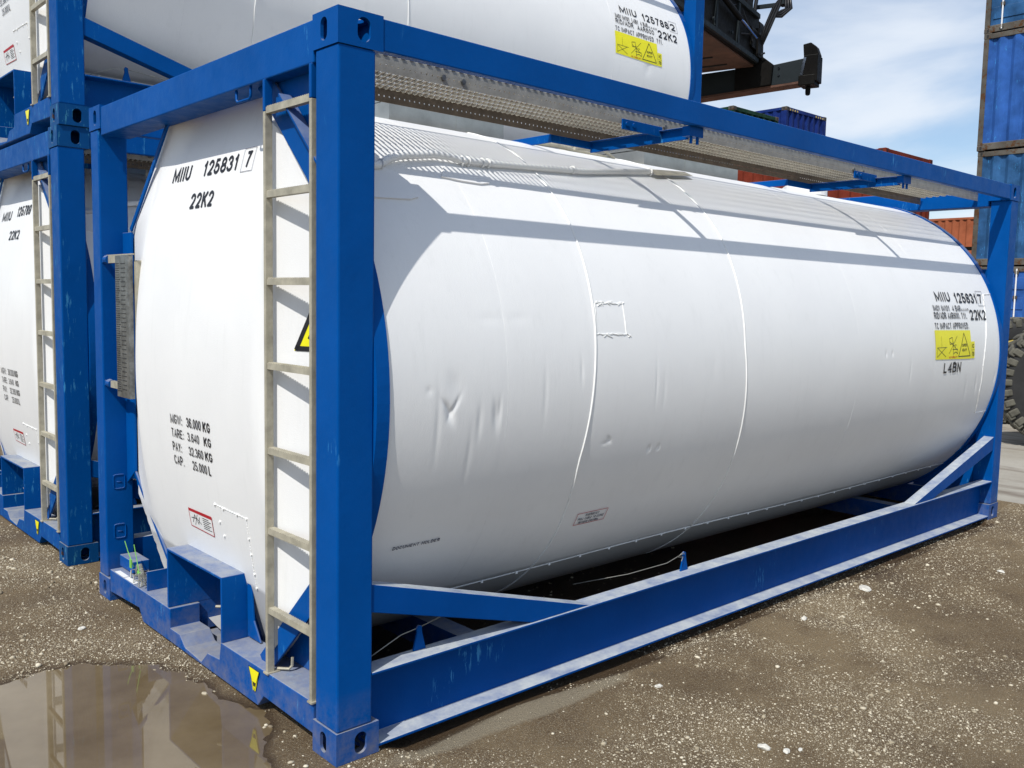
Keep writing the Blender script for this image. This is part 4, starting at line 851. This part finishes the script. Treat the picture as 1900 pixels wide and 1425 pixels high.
m=MB(); m.prism([(-1.45,-.02),(-1.45,.55),(-1.0,.62),(-.72,.40),(-.75,.02)],'y',-.22,.22); m.build('gusset_housing','mach',T,bevel=.012,seg=1)
m=MB(); m.prism([(-1.30,.5),(-1.30,1.10),(-1.16,1.30),(-1.04,1.25),(-1.02,.5)],'y',-.10,.15); m.build('mount_plate','mach',T,bevel=.01,seg=1)
# main telescopic box coming towards the camera above the stack
mb=MB(); mb.box(-3.3,-1.0,-5.6,-.24,.40,1.35); mbx=mb.build('main_box','mach',T,bevel=.02,seg=1)
m=MB(); m.box(-3.25,-1.06,-5.6,-.30,.372,.399); m.build('box_underside','mach_rust',mbx)
for y_ in (-.75,-1.35,-2.1):
    MB().box(-2.6+.2*y_,-1.35+.1*y_,y_,y_+.035,.350,.371).build('underside_slot','rubber_dark',mbx)
m=MB(); m.box(-3.0,-1.04,-.9,-.5,1.351,1.6); m.build('box_collar','mach',mbx,bevel=.03,seg=1)
m=MB(); m.tube([(-.90,-3.0,1.10),(-.90,-1.6,.90)],.05,10); m.build('hydraulic_cylinder','mach',mbx); m=MB(); m.tube([(-.90,-1.6,.90),(-.90,-.7,.78)],.028,10); m.build('cylinder_rod','chrome',mbx)
m=MB(); m.box(-2.1,-1.2,-1.2,-.5,1.61,2.6); m.box(-1.95,-1.45,-1.0,-.4,2.6,5.0); m.prism([(-1.6,1.35),(-1.6,1.75),(-.95,.95),(-.95,.60)],'y',-.75,-.2); m.build('head_frame','mach',T,bevel=.02,seg=1)
m=MB()
m.tube([(-1.15,-.2,4.5),(-1.17,-.2,3.0),(-1.12,-.2,2.2),(-1.20,-.25,1.4),(-1.25,-.3,.8)],.045,8); m.tube([(-1.05,-.2,4.5),(-1.08,-.2,3.0),(-1.02,-.2,2.2),(-1.10,-.25,1.4),(-1.12,-.3,.8)],.04,8)
for k in range(3): m.tube([(-1.0+.02*k,-.25,.70),(-.90+.05*k,-.25,1.05),(-.75+.05*k,-.2,1.45),(-.60,-.2,1.62+.03*k),(-.45-.04*k,-.2,1.55),(-.42-.05*k,-.2,1.38),(-.60,-.2,1.25+.05*k),(-.78,-.2,1.28)],.028,7)
m.tube([(-1.5,-.35,1.2),(-1.35,-.4,.95),(-1.25,-.4,.62),(-1.05,-.35,.52),(-.85,-.3,.60)],.018,7); m.tube([(-1.3,-.3,.9),(-1.2,-.35,.6),(-.95,-.35,.50)],.015,7)
m.build('hydraulic_hoses','hose',T,smooth=True)
m=MB()
for k in range(4): m.tube([(-.98,-4.5+k*.9,.62),(-.95,-4.5+k*.9,.62)],.03,8)
m.box(-.999,-.95,-5.5,-.35,.42,.50); m.box(-.999,-.95,-5.5,-.35,1.22,1.30); m.box(-.999,-.96,-1.5,-1.42,.51,1.21); m.box(-.999,-.96,-2.6,-2.52,.51,1.21); m.build('box_ribs','mach_grey',mbx)
m=MB(); m.tube([(-2.6,-.5,1.7),(-2.2,-.9,2.1),(-1.7,-1.0,1.9),(-1.3,-.8,1.5)],.03,7); m.tube([(-1.12,-2.6,1.32),(-1.0,-1.9,1.05),(-1.02,-1.3,1.25),(-1.0,-.9,1.0),(-1.05,-.5,.75)],.018,7); m.tube([(-1.12,-2.6,1.22),(-1.02,-2.0,.80),(-1.05,-1.4,.72),(-.94,-.9,.80),(-1.0,-.5,.62)],.016,7); m.build('cable_run','hose',T,smooth=True)
m=MB(); m.box(-1.25,-.92,-.50,-.22,.50,.85); m.tube([(-1.0,-.36,.85),(-1.0,-.36,1.05)],.05,10); m.build('valve_block','mach',T,bevel=.01,seg=1)
m=MB(); m.bar((-1.15,-.1,1.52),(-.55,-.1,1.50),.05,.07); m.box(-.66,-.50,-.2,.0,1.48,1.62); m.build('hose_guide','mach_grey',T)
# ------------------------------------------------------------------ machine wheel at the right edge
def depth_pt(px,py,D):
    v=Vector(((px-950)/1693.6*D,-(py-712.5)/1693.6*D,-D)); from mathutils import Euler
    return Euler(cam.rotation_euler).to_matrix()@v+cam.location
wc=depth_pt(1977,712,10.9); wr=wc.z
T=thing('yard_truck','yard machine cut off by the right edge, showing one big lugged tyre','yard truck',(wc.x,wc.y,0),R(-42.3+90-90-16))
# wheel axis along local y (away from the camera); rolling direction local x
RW=wc.z-.006; WD=.42
m=MB(); n=64; prof=[(-WD/2,RW*.62),(-WD/2-.015,RW*.80),(-WD/2+.02,RW*.94),(-WD*.25,RW*.965),(WD*.25,RW*.965),(WD/2-.02,RW*.94),(WD/2,RW*.62)]
P=[(RW*0+r*math.cos(2*PI*k/n),y,wr+r*math.sin(2*PI*k/n)) for k in range(n) for y,r in prof]; q=len(prof)
m.add(P,[(k*q+j,((k+1)%n)*q+j,((k+1)%n)*q+j+1,k*q+j+1) for k in range(n) for j in range(q-1)]); wheel=m.build('wheel','rubber_dark',T,smooth=True)
m=MB()
for k in range(34):
    t=2*PI*k/34
    for sgn in (-1,1):
        tt=t+(0 if sgn<0 else PI/34); c=Vector((math.cos(tt),0,math.sin(tt))); tg=Vector((-math.sin(tt),0,math.cos(tt)))
        m.obox(Vector((0,sgn*WD*.27,wr))+c*(RW*.945),c*RW*.05,tg*RW*.058,Vector((0,WD*.24,0))+tg*.03*sgn)
        m.obox(Vector((0,sgn*WD*.50,wr))+c*(RW*.885),c*RW*.075,tg*RW*.052,Vector((0,.022,0)))
m.build('tyre_lugs','tyre',wheel,bevel=.012,seg=1)
LUGS=m
m=MB(); m.tube([(0,-WD/2-.005,wr),(0,WD/2,wr)],RW*.60,32); m.tube([(0,-WD/2-.08,wr),(0,-WD/2,wr)],RW*.25,20); m.build('rim','hazard',wheel)
m=MB(); m.box(-.1,3.4,.35,2.4,.55,1.15); m.box(.9,2.2,-.15,.3,.5,1.05); m.build('chassis','mach',T,bevel=.02,seg=1)
m=MB(); m.prism([(1.2,1.16),(1.2,2.1),(1.5,2.7),(2.7,2.7),(2.8,1.16)],'y',.5,2.2); m.build('cab','mach_grey',T,bevel=.04,seg=1)
m=MB(); m.box(1.6,2.6,.48,.499,1.75,2.5); m.build('cab_window','chrome',T)
w0=[o for o in T.children if o.name.startswith('wheel')][0]
for dx_,dy_ in ((3.1,0),(0,2.3),(3.1,2.3)):
    w2=copy_tree(w0,T); w2.location=(dx_,dy_,0)

# ------------------------------------------------------------------ pieces that stand apart become objects of their own
def split_far(o,gap=.03):
    me=o.data; n=len(me.vertices)
    if n>60000: return
    par=list(range(n))
    def fd(a):
        while par[a]!=a: par[a]=par[par[a]]; a=par[a]
        return a
    for e in me.edges:
        a,b=fd(e.vertices[0]),fd(e.vertices[1])
        if a!=b: par[a]=b
    co=np.empty(n*3); me.vertices.foreach_get('co',co); co=co.reshape(-1,3); root=np.array([fd(i) for i in range(n)]); ids=np.unique(root)
    if len(ids)<2 or len(ids)>400: return
    bb=[(co[root==i].min(0)-gap/2,co[root==i].max(0)+gap/2) for i in ids]; k=len(ids); g=list(range(k))
    def fg(a):
        while g[a]!=a: a=g[a]
        return a
    for a in range(k):
        for b in range(a+1,k):
            if (bb[a][0]<=bb[b][1]).all() and (bb[b][0]<=bb[a][1]).all():
                x,y=fg(a),fg(b)
                if x!=y: g[x]=y
    lab={ids[a]:fg(a) for a in range(k)}; groups=sorted(set(lab.values()))
    if len(groups)<2: return
    vl=np.array([lab[r] for r in root]); mat=me.materials[0]; first=True
    for gi in groups:
        idx=np.nonzero(vl==gi)[0]; mp=-np.ones(n,int); mp[idx]=np.arange(len(idx))
        fs=[tuple(int(mp[v]) for v in p.vertices) for p in me.polygons if vl[p.vertices[0]]==gi]; sm=me.polygons[0].use_smooth
        m2=bpy.data.meshes.new(me.name); m2.from_pydata(co[idx].tolist(),[],fs); m2.materials.append(mat)
        if sm: m2.polygons.foreach_set('use_smooth',[True]*len(fs))
        if first: tgt=o; first=False
        else:
            tgt=bpy.data.objects.new(o.name.split('.')[0],m2); C.objects.link(tgt); tgt.parent=o.parent
        tgt.data=m2
SPLIT={'weight_text','cable_run','box_ribs','valve_block','weight_text','container_number','seal_tag','beam_label','cable_seal','plate_arm','plate_lug','walkway_flange','bracket_bolts','casting_hole','rivet','ladder_foot','hazard_stripes','rivet_heads','stencil_text','conduit_clamp','manhole_lid','saddle','release_cable','end_wall','lashing','rod_bracket','hydraulic_hoses','head_frame','chassis','approval_text'}
for o in list(C.objects):
    if o.type=='MESH' and o.name.split('.')[0] in SPLIT and o.parent is not None: split_far(o,.024 if 'approval' in o.name or 'stencil' in o.name in o.name else .035 if 'number' in o.name else .02)
